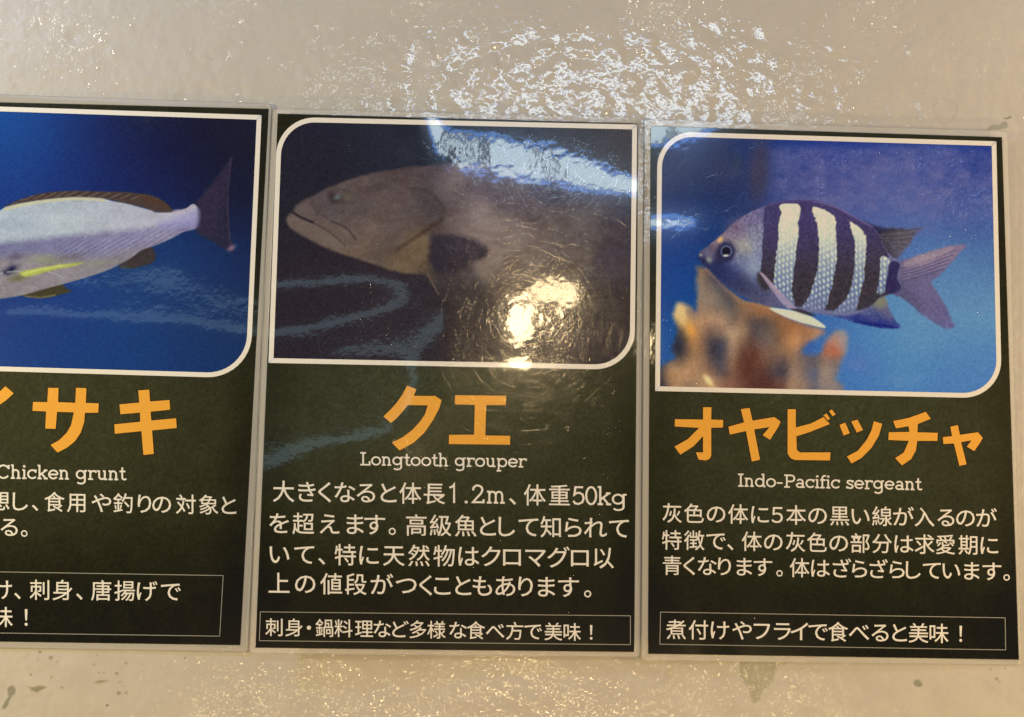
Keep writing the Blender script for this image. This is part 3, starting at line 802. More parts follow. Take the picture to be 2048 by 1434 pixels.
gb = [(155, 540), (168, 520), (215, 492), (270, 465), (330, 432), (430, 395), (520, 365), (620, 345), (720, 330), (830, 318), (930, 312), (1100, 300), (1400, 330), (1700, 420), (1915, 520), (1915, 900), (1800, 1080), (1600, 1190), (1350, 1210), (1150, 1150), (1000, 1060), (900, 960), (840, 890), (720, 875), (600, 840), (480, 800), (370, 765), (260, 715), (160, 660), (120, 625), (113, 595), (128, 570), (150, 562)]
gbp = c.T(gb)
sd = poly_sd(gbp, X, Y, True); bm = smoothstep(-4.5, 3.5, sd+1.5*fbm(X/12, Y/12, 33))
cx = (X-530)*2.6078; cy = (Y-210)*2.6078
c.C = c.C*np.array([1.02, .96, .86])
fade = 1-.12*smoothstep(1600, 1900, cx)-.5*smoothstep(880, 1130, cy)
fade = np.clip(fade, .1, 1)
bcol = c.samples([(150, 600, 104, 88, 80), (200, 560, 90, 76, 74), (300, 500, 88, 74, 74), (400, 430, 94, 79, 75), (520, 400, 96, 79, 75), (640, 380, 86, 71, 69), (760, 360, 82, 67, 67), (880, 350, 76, 63, 65),
 (260, 620, 102, 86, 79), (380, 560, 90, 77, 75), (500, 520, 86, 73, 72), (620, 520, 96, 81, 77), (740, 480, 90, 75, 72), (860, 500, 78, 67, 65), (340, 700, 112, 94, 82), (460, 640, 94, 79, 75), (560, 680, 112, 94, 84), (680, 620, 95, 80, 76), (800, 600, 91, 76, 73), (900, 620, 84, 68, 62),
 (480, 760, 112, 92, 78), (600, 770, 98, 82, 74), (700, 740, 86, 71, 63), (760, 780, 112, 92, 68), (700, 840, 118, 98, 76), (800, 720, 118, 97, 71), (850, 860, 84, 70, 58), (950, 420, 110, 94, 90), (1000, 500, 88, 75, 74), (1100, 440, 76, 63, 64), (1100, 560, 106, 91, 86), (1000, 620, 104, 88, 83), (1200, 620, 104, 90, 84),
 (1250, 500, 72, 60, 61), (1400, 560, 68, 57, 58), (1300, 680, 96, 84, 78), (1200, 760, 94, 81, 76), (1400, 760, 80, 69, 66), (1500, 620, 76, 65, 62), (1600, 700, 68, 59, 58), (1700, 560, 74, 65, 64), (1800, 620, 56, 48, 52), (1870, 800, 50, 43, 50), (1300, 860, 70, 59, 54), (1500, 880, 60, 51, 48),
 (1250, 400, 68, 57, 59), (1500, 430, 54, 47, 53), (1700, 450, 47, 42, 50), (1870, 520, 46, 42, 50), (1000, 1000, 56, 48, 48), (1100, 1150, 48, 42, 47), (1500, 1150, 50, 43, 45), (1700, 1050, 50, 43, 45), (950, 900, 54, 46, 49)], 19)
bcol = bcol*(1+.30*smoothstep(880, 1150, cx)*smoothstep(1000, 880, cy))[..., None]
bcol += (7*fbm(X/40, Y/22, 21)+8*fbm(X/12, Y/9, 22, 3)+4*fbm(X/4, Y/4, 24))[..., None]
bcol += (3*fbm(X/30, Y/30, 25))[..., None]*np.array([1, .3, -.6])
c.C = c.C*(1-(bm*fade)[..., None])+bcol*(bm*fade)[..., None]
# head
c.fill((112, 96, 84), [(118, 600), (150, 585), (240, 622), (330, 668), (420, 735), (380, 745), (260, 705), (160, 652)], 3, .6)
c.fill((100, 86, 78), [(245, 610), (330, 612), (400, 640), (465, 700), (480, 740), (420, 720), (330, 665)], 4, .5)
c.line((30, 24, 30), [(150, 563), (180, 582), (215, 598), (248, 612)], 3.2, 2.2, .85)
c.line((54, 44, 46), [(248, 612), (310, 645), (370, 690), (420, 735)], 1.6, 2.0, .55)
c.line((48, 38, 40), [(350, 608), (400, 628), (440, 658), (472, 700)], 2.4, 3.2, .6)
c.line((66, 54, 54), [(260, 545), (300, 575), (350, 608)], 1.8, 2.4, .4)
c.blob((128, 108, 100), 415, 660, 40, 16, 35, .5)
c.blob((56, 50, 52), 560, 440, 60, 20, -15, .35)
c.blob((48, 42, 44), 352, 480, 22, 30, -30, .7); c.blob((50, 44, 46), 372, 505, 30, 12, 0, .6); c.blob((104, 112, 112), 376, 480, 19, 12, -38, .8, 1.4); c.blob((108, 94, 66), 430, 480, 15, 20, 0, .45); c.line((66, 56, 56), [(330, 470), (350, 448), (390, 440), (440, 452)], 2, 3, .5)
c.fill((74, 66, 66), [(760, 440), (840, 448), (895, 490), (932, 550), (925, 595), (860, 600), (820, 560), (790, 500)], 9, .55)
c.line((58, 50, 52), [(740, 432), (820, 440), (880, 470), (920, 520), (938, 560), (915, 600)], 2.4, 5, .4)
c.line((60, 42, 34), [(925, 598), (860, 640), (780, 695), (690, 755)], 4.6, 5, .6)
c.fill((86, 70, 60), [(600, 770), (700, 740), (640, 800), (520, 775)], 8, .4)
c.fill((110, 90, 66), [(730, 730), (820, 695), (860, 700), (870, 760), (850, 850), (780, 865), (700, 850), (650, 830)], 12, .4)
c.blob((98, 80, 62), 800, 760, 26, 20, 0, .5); c.blob((98, 80, 62), 760, 820, 30, 14, 20, .5)
c.line((60, 50, 44), [(860, 800), (800, 860), (850, 890)], 2, 3, .4)
c.fill((46, 38, 50), [(868, 688), (900, 678), (960, 677), (1060, 690), (1130, 722), (1166, 762), (1150, 800), (1060, 825), (1000, 870), (900, 880), (862, 830), (856, 750)], 8, .9, True, 3)
for i in range(8):
    c.line((66, 56, 62), [(880, 700+i*18), (980, 700+i*16), (1120-abs(i-3)*14, 735+i*13)], 1.2, 3, .3)
c.fill((52, 44, 50), [(760, 885), (850, 890), (900, 990), (930, 1010), (840, 1000), (780, 950)], 8, .4)
c.line((112, 92, 76), [(848, 882), (868, 920), (890, 960), (905, 985)], 3, 2.4, .7)
c.grain(9, 2.2, 6)
keep = inside_round(Q2, X, Y, RAD2, 5).ravel()[F].mean(1) > 0
gv = poly_sd(c.T([(155, 540), (168, 520), (215, 492), (330, 432), (430, 395), (620, 345), (830, 318), (1100, 300), (1500, 350), (1915, 520), (1915, 800), (1700, 1060), (1350, 1120), (1000, 1000), (900, 990), (840, 890), (720, 875), (480, 800), (260, 715), (160, 660), (113, 595), (128, 570)]), X, Y, True) > 0
split_picture(warp2, X, Y, F, keep, c, [('fish_picture', gv, 'printed brown grouper head and flank facing left')], r2)
ring_mesh('photo_border', warp2, Q2, 0, 9.7, RAD2, 1.0e-4, M_WHITE, r2, steps=3)
fK = (740, 750, 6.4)
title(warp2, fK, [[(473, 130), (597, 180), (567, 262), (810, 265), (820, 255), (922, 320), (890, 430), (810, 580), (700, 740), (560, 870), (378, 970), (275, 865), (420, 790), (540, 700), (640, 590), (700, 500), (735, 392), (487, 388), (430, 460), (350, 550), (268, 620), (165, 530), (260, 440), (340, 350), (410, 250)]], r2)
title(warp2, fK, [[(1087, 255), (1745, 262), (1740, 388), (1490, 388), (1480, 770), (1798, 775), (1795, 895), (1005, 888), (1008, 762), (1330, 760), (1338, 382), (1083, 380)]], r2)
slab_line('english_name', warp2, 'Longtooth grouper', (719, 930.5), (1053.5, 935), 18.3, r2)
f5 = (480, 740, 2.4305)
jp_line('description_line', warp2, f5, chars('大きくなると体長1.2m、体重50kg', [212, 325, 412, 510, 612, 722, 828, 945, 1042, 1100, 1157, 1247, 1325, 1433, 1553, 1645, 1707, 1770, 1843]), 590, 212, 609, 1553, 112, r2)
jp_line('description_line', warp2, f5, chars('を超えます。高級魚として知られて', [190, 308, 435, 560, 655, 740, 857, 975, 1097, 1205, 1297, 1402, 1510, 1620, 1728, 1842]), 746, 308, 763, 1510, 112, r2)
jp_line('description_line', warp2, f5, chars('いて、特に天然物はクロマグロ以', [192, 312, 397, 512, 627, 748, 870, 992, 1112, 1220, 1322, 1437, 1548, 1652, 1768]), 898, 512, 912, 1768, 112, r2)
jp_line('description_line', warp2, f5, chars('上の値段がつくこともあります。', [190, 317, 443, 563, 690, 808, 903, 983, 1085, 1178, 1290, 1388, 1490, 1597, 1690]), 1036, 190, 1056, 1690, 112, r2)
jp_line('tip_line', warp2, f5, chars('刺身・鍋料理など多様な食べ方で美味！', [165, 262, 335, 410, 503, 603, 692, 780, 865, 955, 1060, 1147, 1240, 1335, 1425, 1523, 1615, 1707]), 1250, 165, 1273, 1615, 93, r2)
rect_line('tip_box_outline', warp2, [(520, 1223), (1261.5, 1231), (1261.5, 1290), (518, 1282)], 1.3, r2)

# ================================================================== SIGN 3: right
S3 = [(1302, 252.4), (2003.9, 274.5), (2037.5, 1319), (1296.6, 1307.3)]
r3 = root('laminated_fish_sign', 1667, 1313, warp3, 'laminated sign on the right with the black banded sergeant fish above coral')
make_page(warp3, S3, r3, 80)
Q3 = [(1315.0, 262.4), (1992.6, 282.6), (2004.0, 797), (1310.3, 782)]
RAD3 = (72, 0, 78, 0)
X, Y, F, u, v = grid(Q3, 1.6)
c = Canvas(X, Y)
c.anchors([(1360, 330, (30, 34, 68)), (1340, 400, (24, 36, 82)), (1420, 330, (34, 40, 74)), (1470, 320, (38, 46, 84)), (1480, 400, (40, 52, 92)), (1420, 290, (22, 40, 100)), (1500, 285, (24, 48, 112)), (1600, 290, (22, 48, 128)), (1700, 290, (26, 52, 134)), (1850, 300, (34, 58, 136)), (1970, 310, (24, 48, 126)),
           (1600, 360, (72, 76, 130)), (1700, 350, (78, 82, 138)), (1720, 420, (62, 82, 146)), (1800, 400, (76, 92, 150)), (1850, 340, (78, 88, 146)), (1950, 430, (62, 84, 146)), (1960, 520, (78, 112, 160)), (1800, 480, (80, 112, 168)), (1560, 400, (48, 68, 130)),
           (1350, 470, (20, 62, 128)), (1400, 450, (22, 56, 112)), (1340, 560, (16, 66, 134)), (1380, 620, (24, 76, 142)), (1330, 700, (30, 84, 150)), (1960, 620, (98, 142, 178)), (1900, 560, (88, 130, 174)), (1850, 650, (98, 142, 180)), (1750, 640, (84, 134, 180)), (1720, 700, (74, 122, 180)), (1950, 720, (78, 126, 178)), (1850, 750, (70, 118, 178)), (1720, 770, (68, 116, 180)), (1980, 780, (74, 120, 178)), (1650, 650, (60, 104, 168)), (1820, 700, (92, 144, 186))], 46)
c.frame(1280, 230, 2.4727)
c.blob((66, 58, 76), 590, 270, 55, 170, 4, .8, 1.5); c.blob((62, 62, 96), 440, 280, 120, 60, 0, .5); c.blob((40, 44, 66), 400, 200, 70, 90, 0, .4)
c.blob((46, 70, 62), 480, 240, 20, 60, 10, .35)
m = smoothstep(600, 700, (X-1280)*2.4727)*smoothstep(130, 190, (Y-230)*2.4727)*smoothstep(640, 420, (Y-230)*2.4727)
c.mix(m*.36*(1+.9*fbm(X/26, Y/16, 41)), (122, 116, 156))  # hazy sheen of the film, painted into the print colour
sp = vnoise(X/3.2, Y/3.2, 51)*vnoise(X/40, Y/30, 52)
c.C += (m*np.clip(sp-.25, 0, 1)*60)[..., None]  # film glints painted as pale specks
c.blob((104, 116, 190), 1080, 1230, 70, 50, 20, .35); c.blob((104, 150, 205), 1300, 1310, 120, 40, 0, .3)
# ---- coral
c.frame(1310, 520, 4.876)
coral = [(415, 90), (440, 62), (475, 75), (560, 150), (700, 290), (850, 400), (1000, 430), (1150, 480), (1300, 560), (1500, 640), (1645, 690), (1600, 750), (1490, 820), (1440, 900), (1530, 930), (1630, 900), (1650, 830), (1700, 760), (1800, 680), (1875, 750), (1860, 880), (1800, 1020), (1760, 1150), (1700, 1300), (40, 1300), (50, 1060), (130, 1000), (200, 950), (170, 850), (215, 700), (195, 560), (195, 470), (240, 420), (330, 450), (400, 500), (415, 300)]
B = c.blob
rows = {100: [(450, 158, 120, 90), (550, 98, 90, 86)], 200: [(450, 152, 126, 106), (550, 98, 90, 86), (650, 78, 78, 84)],
 300: [(450, 150, 127, 108), (550, 128, 113, 103), (650, 80, 79, 84), (740, 120, 96, 80)], 400: [(450, 142, 123, 106), (550, 150, 127, 108), (650, 118, 106, 98), (750, 78, 78, 82), (850, 172, 120, 78)],
 500: [(250, 230, 192, 135), (350, 116, 102, 98), (450, 170, 135, 105), (550, 155, 130, 108), (650, 135, 115, 100), (750, 108, 97, 90), (850, 128, 99, 80), (950, 152, 106, 75), (1050, 168, 116, 76), (1150, 160, 110, 75)],
 600: [(250, 236, 192, 116), (350, 204, 154, 92), (450, 185, 140, 105), (550, 192, 150, 115), (650, 182, 145, 115), (750, 122, 106, 94), (850, 152, 119, 92), (950, 86, 73, 71), (1050, 82, 73, 74), (1150, 118, 91, 75), (1250, 152, 101, 65), (1350, 150, 100, 65), (1450, 150, 102, 70), (1550, 166, 116, 86)],
 700: [(230, 66, 62, 70), (350, 226, 158, 80), (450, 165, 125, 95), (550, 118, 94, 85), (650, 150, 120, 100), (750, 194, 158, 124), (850, 178, 142, 112), (950, 86, 75, 74), (1050, 92, 83, 80), (1150, 108, 91, 80), (1250, 140, 98, 68), (1350, 176, 121, 78), (1450, 160, 112, 80), (1550, 182, 136, 106), (1780, 156, 142, 136), (1850, 146, 146, 154)],
 800: [(250, 42, 46, 62), (350, 184, 132, 80), (450, 160, 120, 90), (550, 72, 66, 75), (650, 66, 67, 82), (750, 188, 152, 119), (850, 128, 97, 78), (950, 90, 65, 58), (1050, 114, 95, 88), (1150, 118, 98, 86), (1250, 150, 108, 78), (1360, 218, 152, 93), (1450, 150, 112, 88), (1650, 152, 120, 118), (1750, 186, 126, 100), (1850, 152, 146, 150)],
 900: [(200, 40, 46, 66), (270, 46, 48, 62), (350, 152, 113, 80), (450, 152, 116, 88), (550, 62, 58, 68), (650, 56, 59, 80), (750, 172, 136, 108), (850, 98, 65, 54), (950, 98, 59, 47), (1050, 125, 92, 76), (1150, 130, 100, 82), (1250, 150, 115, 88), (1350, 166, 126, 95), (1450, 108, 94, 100), (1550, 94, 95, 116), (1650, 172, 110, 84), (1740, 190, 106, 78)],
 1000: [(50, 60, 62, 82), (150, 140, 112, 90), (250, 128, 104, 85), (350, 182, 139, 100), (450, 166, 126, 95), (550, 82, 71, 72), (650, 68, 67, 82), (750, 150, 115, 92), (850, 90, 53, 44), (950, 100, 57, 46), (1050, 120, 85, 70), (1150, 108, 84, 75), (1250, 86, 73, 75), (1350, 150, 118, 95), (1450, 114, 97, 92), (1550, 98, 94, 98), (1650, 140, 118, 102), (1750, 125, 112, 110)],
 1100: [(50, 60, 55, 65), (150, 186, 143, 100), (250, 192, 146, 102), (350, 186, 143, 105), (450, 165, 128, 98), (550, 140, 105, 84), (650, 86, 76, 80), (750, 135, 98, 80), (850, 98, 62, 52), (950, 92, 56, 48), (1050, 94, 60, 52), (1150, 73, 61, 68), (1250, 64, 62, 78), (1350, 172, 136, 108), (1450, 130, 112, 104), (1550, 84, 93, 122), (1650, 162, 139, 120), (1750, 130, 118, 115)],
 1210: [(50, 50, 48, 60), (150, 170, 130, 96), (250, 180, 138, 100), (350, 148, 119, 98), (450, 180, 145, 108), (550, 190, 150, 112), (650, 140, 102, 80), (750, 140, 98, 78), (850, 112, 74, 60), (950, 92, 56, 48), (1050, 90, 54, 48), (1150, 95, 60, 52), (1250, 112, 79, 70), (1350, 166, 131, 104), (1450, 150, 122, 104), (1550, 98, 97, 112), (1650, 160, 136, 118), (1730, 130, 120, 120)]}
cc = c.samples([(q[0]+14*math.sin(q[0]*.013+y*.021), y+12*math.cos(q[0]*.017))+q[1:] for y in rows for q in rows[y]], 10.5)
cd = poly_sd(c.T(coral), X, Y, True)
ca = smoothstep(-9, 7, cd+3*fbm(X/14, Y/14, 97))
cc += (7*fbm(X/14, Y/22, 91, 3))[..., None]
c.C = c.C*(1-ca[..., None])+cc*ca[..., None]
c.line((188, 132, 84), [(500, 90), (560, 150), (700, 290), (850, 400), (980, 435), (1120, 470)], 4.5, 4, .6)
B((240, 198, 130), 258, 530, 44, 100, -18, .8, 1.4); B((234, 160, 72), 350, 680, 30, 70, -20, .8)
B((250, 216, 150), 520, 1175, 30, 72, -38, 1, 1.3); B((206, 160, 108), 560, 1240, 50, 20, 0, .6)
B((60, 92, 160), 1510, 850, 60, 50, -20, .7)
cm = poly_sd(c.T(coral), X, Y, True) > 0
# ---- fish
c.frame(1280, 230, 2.4727)
body3 = [(292, 690), (302, 672), (330, 652), (370, 620), (405, 590), (440, 556), (500, 508), (560, 474), (640, 443), (720, 430), (800, 424), (880, 431), (950, 452), (1010, 478), (1080, 518), (1150, 556), (1185, 600), (1210, 660), (1250, 705), (1290, 728), (1280, 800), (1292, 860), (1240, 884), (1180, 905), (1130, 950), (1060, 985), (960, 990), (880, 978), (800, 968), (720, 957), (630, 943), (560, 920), (480, 882), (400, 822), (350, 770), (305, 730)]
dors3 = [(1100, 530), (1150, 556), (1200, 563), (1250, 560), (1320, 562), (1400, 558), (1370, 590), (1330, 640), (1290, 690), (1255, 715), (1200, 700), (1160, 640)]
tail3 = [(1270, 728), (1330, 710), (1420, 680), (1500, 655), (1560, 643), (1615, 645), (1590, 670), (1560, 710), (1530, 742), (1480, 795), (1442, 830), (1475, 880), (1510, 940), (1535, 1000), (1555, 1050), (1500, 1050), (1420, 1005), (1340, 940), (1290, 900), (1250, 880), (1260, 800)]
anal3 = [(900, 975), (960, 996), (1020, 1010), (1080, 1030), (1180, 1050), (1285, 1056), (1260, 1010), (1235, 965), (1215, 905), (1180, 880), (1130, 930), (1040, 960)]
pelv3 = [(640, 955), (720, 962), (800, 978), (870, 1010), (920, 1052), (850, 1040), (780, 1022), (700, 990)]
def tinted(poly, lst, sig, soft, al, wob=2.0, sd0=95):
    d = poly_sd(c.T(poly), X, Y, True)+wob*fbm(X/6, Y/6, sd0)
    m_ = smoothstep(-soft, soft, d)*al; q = c.samples(lst, sig)+(11*fbm(X/3.5, Y/3, sd0+1, 2))[..., None]
    c.C = c.C*(1-m_[..., None])+q*m_[..., None]
tinted(tail3, [(1290, 740, 112, 95, 122), (1400, 700, 152, 131, 140), (1500, 680, 142, 120, 138), (1590, 655, 128, 108, 136), (1480, 740, 112, 98, 130), (1350, 790, 108, 96, 124), (1420, 800, 103, 94, 130), (1300, 860, 88, 81, 110), (1380, 880, 112, 100, 135), (1450, 950, 103, 94, 132), (1520, 1030, 99, 92, 136), (1340, 920, 82, 76, 108)], 14, 3, .93)
for i in range(9):
    t = i/8
    c.line((150, 134, 158) if i % 2 else (74, 66, 104), [(1300, 760+t*60), (1390, 735+t*60), (1560-60*t, 670+t*90)], 1.5, 2.0, .5)
    c.line((128, 114, 152) if i % 2 else (78, 72, 112), [(1300, 800+t*50), (1390, 870+t*40), (1535-t*30, 1000+t*20)], 1.4, 2.0, .3)
c.fill((160, 140, 152), [(1310, 725), (1420, 690), (1540, 655), (1520, 680), (1420, 730), (1320, 755)], 5, .65)
tinted(dors3, [(1150, 580, 50, 44, 64), (1220, 590, 72, 65, 66), (1300, 590, 97, 85, 84), (1380, 570, 94, 88, 116), (1220, 660, 64, 58, 66), (1280, 650, 98, 89, 100)], 12, 5, .9, 4, 99)
for i in range(10):
    c.line((112, 102, 104) if i % 2 else (56, 52, 66), [(1150+i*12, 580+i*8), (1230+i*8, 580+i*10), (1385-i*12, 560+i*13)], 1.2, 2, .4)
c.fill((46, 42, 70), [(1110, 535), (1230, 563), (1300, 562), (1200, 580), (1160, 610)], 4, .8)
tinted(anal3, [(920, 985, 96, 98, 140), (1000, 1003, 60, 68, 132), (1100, 1020, 44, 52, 122), (1200, 1036, 40, 50, 128), (1265, 1050, 54, 66, 134), (1180, 930, 126, 123, 114), (1225, 985, 96, 93, 126), (1120, 960, 98, 100, 142), (1160, 990, 66, 72, 128)], 9, 3, .95, 2, 101)
c.blob((128, 128, 96), 1180, 925, 30, 22, 0, .6); c.fill((24, 34, 108), [(1060, 1020), (1180, 1030), (1275, 1052), (1180, 1049), (1080, 1029)], 3, .9)
BP = c.T(body3); sd = poly_sd(BP, X, Y, True); bm = smoothstep(-2.0, 1.6, sd+.7*fbm(X/5, Y/5, 96))
cx = (X-1280)*2.4727; cy = (Y-230)*2.4727
# scales pattern (half-shifted rows)
gx = (cx+5*fbm(X/14, Y/14, 71))/20.0; gy = (cy+5*fbm(X/14, Y/14, 72))/30.0-.25*gx; row = np.floor(gx); fy = (gy+.5*(row % 2)) % 1-.5; fx = gx % 1-.5
scale = np.exp(-((fx/.34)**2+(fy/.36)**2))
pal = smoothstep(560, 880, cy)
wcol = np.array([232, 222, 188.])*(1-pal)[..., None]+np.array([204, 218, 204.])*pal[..., None]
gap = np.array([186, 196, 188.])*(1-pal)[..., None]+np.array([92, 104, 146.])*pal[..., None]
white = gap+(wcol-gap)*scale[..., None]
blend = (.25+.75*smoothstep(480, 700, cy))[..., None]
white = wcol*(1-blend)+white*blend
bluew = smoothstep(860, 950, cy)[..., None]
white = white*(1-.5*bluew)+np.array([104, 108, 146.])*.5*bluew
base = c.samples([(330, 690, 90, 82, 110), (400, 620, 138, 118, 126), (470, 560, 128, 111, 134), (540, 500, 117, 107, 139), (600, 480, 111, 103, 141), (560, 580, 128, 127, 148), (520, 650, 164, 158, 150), (590, 650, 134, 138, 161), (560, 740, 142, 151, 170), (500, 720, 113, 119, 150),
 (450, 780, 76, 83, 130), (400, 790, 48, 54, 94), (480, 830, 60, 66, 99), (560, 820, 94, 100, 136), (600, 860, 86, 89, 118), (560, 900, 80, 81, 110), (650, 900, 92, 90, 122), (700, 940, 95, 92, 125), (620, 700, 118, 121, 155), (350, 740, 44, 50, 90), (460, 640, 120, 112, 128), (900, 960, 106, 108, 142), (1060, 970, 108, 110, 146)], 13)
base += (8*(scale-.4)*smoothstep(430, 560, cx))[..., None]+(9*fbm(X/7, Y/7, 61)+20*np.clip(vnoise(X/3.4, Y/4.2, 63), -1, 1)*smoothstep(900, 600, cy)*smoothstep(340, 420, cx))[..., None]
c.C = c.C*(1-bm[..., None])+base*bm[..., None]
c.blob((128, 108, 136), 480, 560, 60, 50, -40, .6); c.blob((92, 70, 76), 470, 555, 26, 10, 40, .5)
c.blob((52, 60, 110), 430, 790, 60, 50, 30, .75); c.blob((36, 44, 84), 395, 770, 40, 60, -40, .6); c.blob((52, 54, 84), 520, 850, 90, 40, 30, .6)
c.blob((150, 160, 178), 570, 760, 30, 40, 20, .5); c.blob((176, 170, 158), 500, 640, 50, 24, 20, .45)
def wfill(pts):
    P = c.T(pts); w = c.win(P, 12); jx = 1.5*fbm(X[w]/3.6, Y[w]/4.5, 5, 1)
    d = poly_sd(P, X[w]+jx, Y[w], True); a = smoothstep(-1.2, 1.2, d)*np.clip(bm[w], 0, 1)
    wv = white[w]*(1+.07*fbm(X[w]/6, Y[w]/9, 15, 2))[..., None]
    c.C[w] += (wv-c.C[w])*a[..., None]
def dfill(pts, al=.98):
    P = c.T(pts); w = c.win(P, 12); jx = 1.0*fbm(X[w]/4, Y[w]/4, 7, 1)
    d = poly_sd(P, X[w]+jx, Y[w], True); a = smoothstep(-1.2, 1.2, d)*al*bm[w]
    t = smoothstep(520, 840, cy[w])[..., None]
    dk = np.array([68, 60, 100.])*(1-t)+np.array([60, 53, 60.])*t+(9*fbm(X[w]/4, Y[w]/4, 9, 2))[..., None]
    c.C[w] += (dk-c.C[w])*a[..., None]
dfill([(622, 445), (700, 428), (860, 420), (1020, 470), (1160, 548), (1200, 640), (1240, 730), (1250, 890), (1130, 960), (900, 965), (740, 935), (640, 860), (598, 790), (603, 700), (606, 620), (612, 540)])
c.frame(1280, 230, 2.4727)
wfill([(692, 445), (740, 438), (784, 443), (794, 482), (780, 530), (786, 580), (776, 650), (768, 720), (757, 800), (752, 870), (764, 945), (720, 950), (680, 900), (660, 850), (664, 790), (673, 700), (685, 600), (683, 540), (698, 490)])
wfill([(852, 456), (910, 468), (958, 500), (968, 520), (970, 600), (974, 680), (965, 760), (953, 830), (935, 900), (915, 960), (880, 975), (800, 962), (835, 900), (858, 830), (880, 740), (886, 660), (880, 570), (866, 510)])
wfill([(1036, 530), (1070, 545), (1112, 590), (1120, 650), (1112, 740), (1106, 820), (1086, 890), (1068, 965), (1010, 985), (955, 978), (1000, 930), (1032, 885), (1050, 820), (1062, 720), (1062, 640), (1050, 580)])
wfill([(1192, 700), (1240, 722), (1228, 800), (1212, 875), (1172, 880), (1186, 800)])
c.fill((108, 110, 148), [(720, 945), (800, 950), (900, 962), (1000, 975), (1080, 960), (1130, 950), (1060, 986), (960, 992), (800, 970)], 3, .6)
c.fill((58, 56, 66), [(1100, 920), (1180, 880), (1160, 930), (1090, 962), (1072, 955)], 3, .8)
c.line((84, 70, 118), [(640, 442), (720, 428), (800, 423), (880, 430), (950, 452), (1010, 480), (1080, 520), (1150, 556)], 3.2, 1.6, .9)
c.line((128, 108, 150), [(860, 426), (950, 450), (1010, 476), (1080, 516), (1150, 552)], 1.2, 1.0, .7)
c.fill((50, 44, 84), [(1236, 728), (1286, 735), (1272, 800), (1292, 858), (1250, 882), (1212, 872), (1222, 800)], 2.4, .95)
c.fill((54, 48, 52), [(578, 792), (600, 780), (640, 840), (620, 870), (590, 840)], 5, .85)
c.fill((158, 144, 170), [(592, 778), (615, 790), (660, 838), (710, 890), (750, 930), (775, 962), (740, 958), (700, 925), (655, 872), (620, 822)], 2.2, .95)
c.line((196, 160, 150), [(600, 783), (650, 838), (690, 885)], 1.8, 1.4, .7)
c.fill((218, 222, 198), pelv3, 1.6, .97); c.line((150, 132, 160), [(690, 988), (780, 1022), (850, 1040)], 1.6, 1.4, .6)
c.fill((52, 40, 44), [(745, 958), (800, 962), (870, 990), (840, 992), (780, 975)], 2.5, .8)
# eye and mouth
c.disc((42, 42, 76), 425, 678, 46, 52, 10, .92, .3)
c.disc((118, 130, 160), 427, 674, 28, 28, 0, .95, .12); c.disc((38, 38, 68), 427, 674, 23, 23, 0, 1, .15); c.disc((18, 18, 38), 426, 672, 17, 17, 0, 1, .2)
c.disc((222, 212, 206), 424, 695, 13, 5, -8, .95, .4)
c.blob((236, 184, 116), 397, 617, 12, 16, 35, .95, 1.5)
c.blob((124, 118, 138), 345, 690, 26, 24, 0, .6); c.blob((50, 44, 72), 385, 700, 18, 40, 0, .6)
c.blob((28, 34, 66), 318, 722, 26, 16, 30, .85); c.blob((168, 172, 150), 342, 716, 13, 16, -40, .8); c.blob((206, 196, 170), 301, 692, 7, 6, 0, .8); c.blob((112, 84, 92), 360, 662, 16, 10, -40, .6)
c.grain(12, 2.4, 8)
keep = inside_round(Q3, X, Y, RAD3, 5).ravel()[F].mean(1) > 0
fm = np.maximum.reduce([sd, poly_sd(c.T(dors3), X, Y), poly_sd(c.T(tail3), X, Y), poly_sd(c.T(anal3), X, Y), poly_sd(c.T(pelv3), X, Y)]) > 0
split_picture(warp3, X, Y, F, keep, c, [('fish_picture', fm, 'printed fish with black and cream bands facing left'), ('coral_picture', cm, 'blurred orange and brown coral below the fish')], r3)
ring_mesh('photo_border', warp3, Q3, 0, 9.5, RAD3, 1.0e-4, M_WHITE, r3, steps=3)
f6 = (1270, 780, 2.5604)
for polys in (
    [[(347, 87), (393, 87), (392, 150), (453, 152), (452, 193), (392, 195), (392, 335), (385, 352), (365, 362), (325, 358), (310, 318), (347, 318), (347, 240), (300, 290), (232, 333), (200, 290), (270, 250), (325, 195), (202, 188), (203, 148), (347, 150)]],
    [[(540, 97), (588, 90), (603, 155), (715, 137), (748, 162), (735, 190), (692, 257), (652, 232), (685, 192), (612, 203), (642, 358), (597, 368), (567, 212), (485, 230), (477, 187), (557, 165)]],
    [[(780, 97), (825, 97), (825, 190), (900, 170), (970, 135), (1000, 175), (900, 215), (828, 238), (830, 305), (845, 318), (1003, 318), (1000, 362), (820, 360), (795, 350), (780, 325)], [(962, 131), (981, 117), (1001, 147), (984, 160)], [(991, 108), (1008, 97), (1030, 125), (1012, 137)]],
    [[(1045, 178), (1078, 165), (1102, 222), (1068, 235)], [(1105, 160), (1140, 150), (1170, 205), (1135, 220)], [(1222, 158), (1268, 172), (1250, 235), (1210, 300), (1160, 350), (1108, 378), (1083, 340), (1140, 310), (1185, 255), (1210, 205)]],
    [[(1320, 158), (1400, 142), (1490, 110), (1517, 148), (1450, 175), (1448, 215), (1552, 218), (1550, 262), (1447, 262), (1440, 310), (1415, 355), (1367, 388), (1330, 348), (1375, 320), (1400, 262), (1296, 257), (1298, 215), (1403, 213), (1400, 187), (1335, 198)]],
    [[(1613, 187), (1655, 178), (1665, 228), (1757, 215), (1783, 245), (1770, 268), (1738, 315), (1697, 290), (1720, 260), (1672, 268), (1700, 382), (1660, 390), (1632, 275), (1578, 278), (1575, 240), (1622, 235)]]):
    title(warp3, f6, polys, r3)
slab_line('english_name', warp3, 'Indo-Pacific sergeant', (1475, 973), (1843.5, 980.5), 18.0, r3)
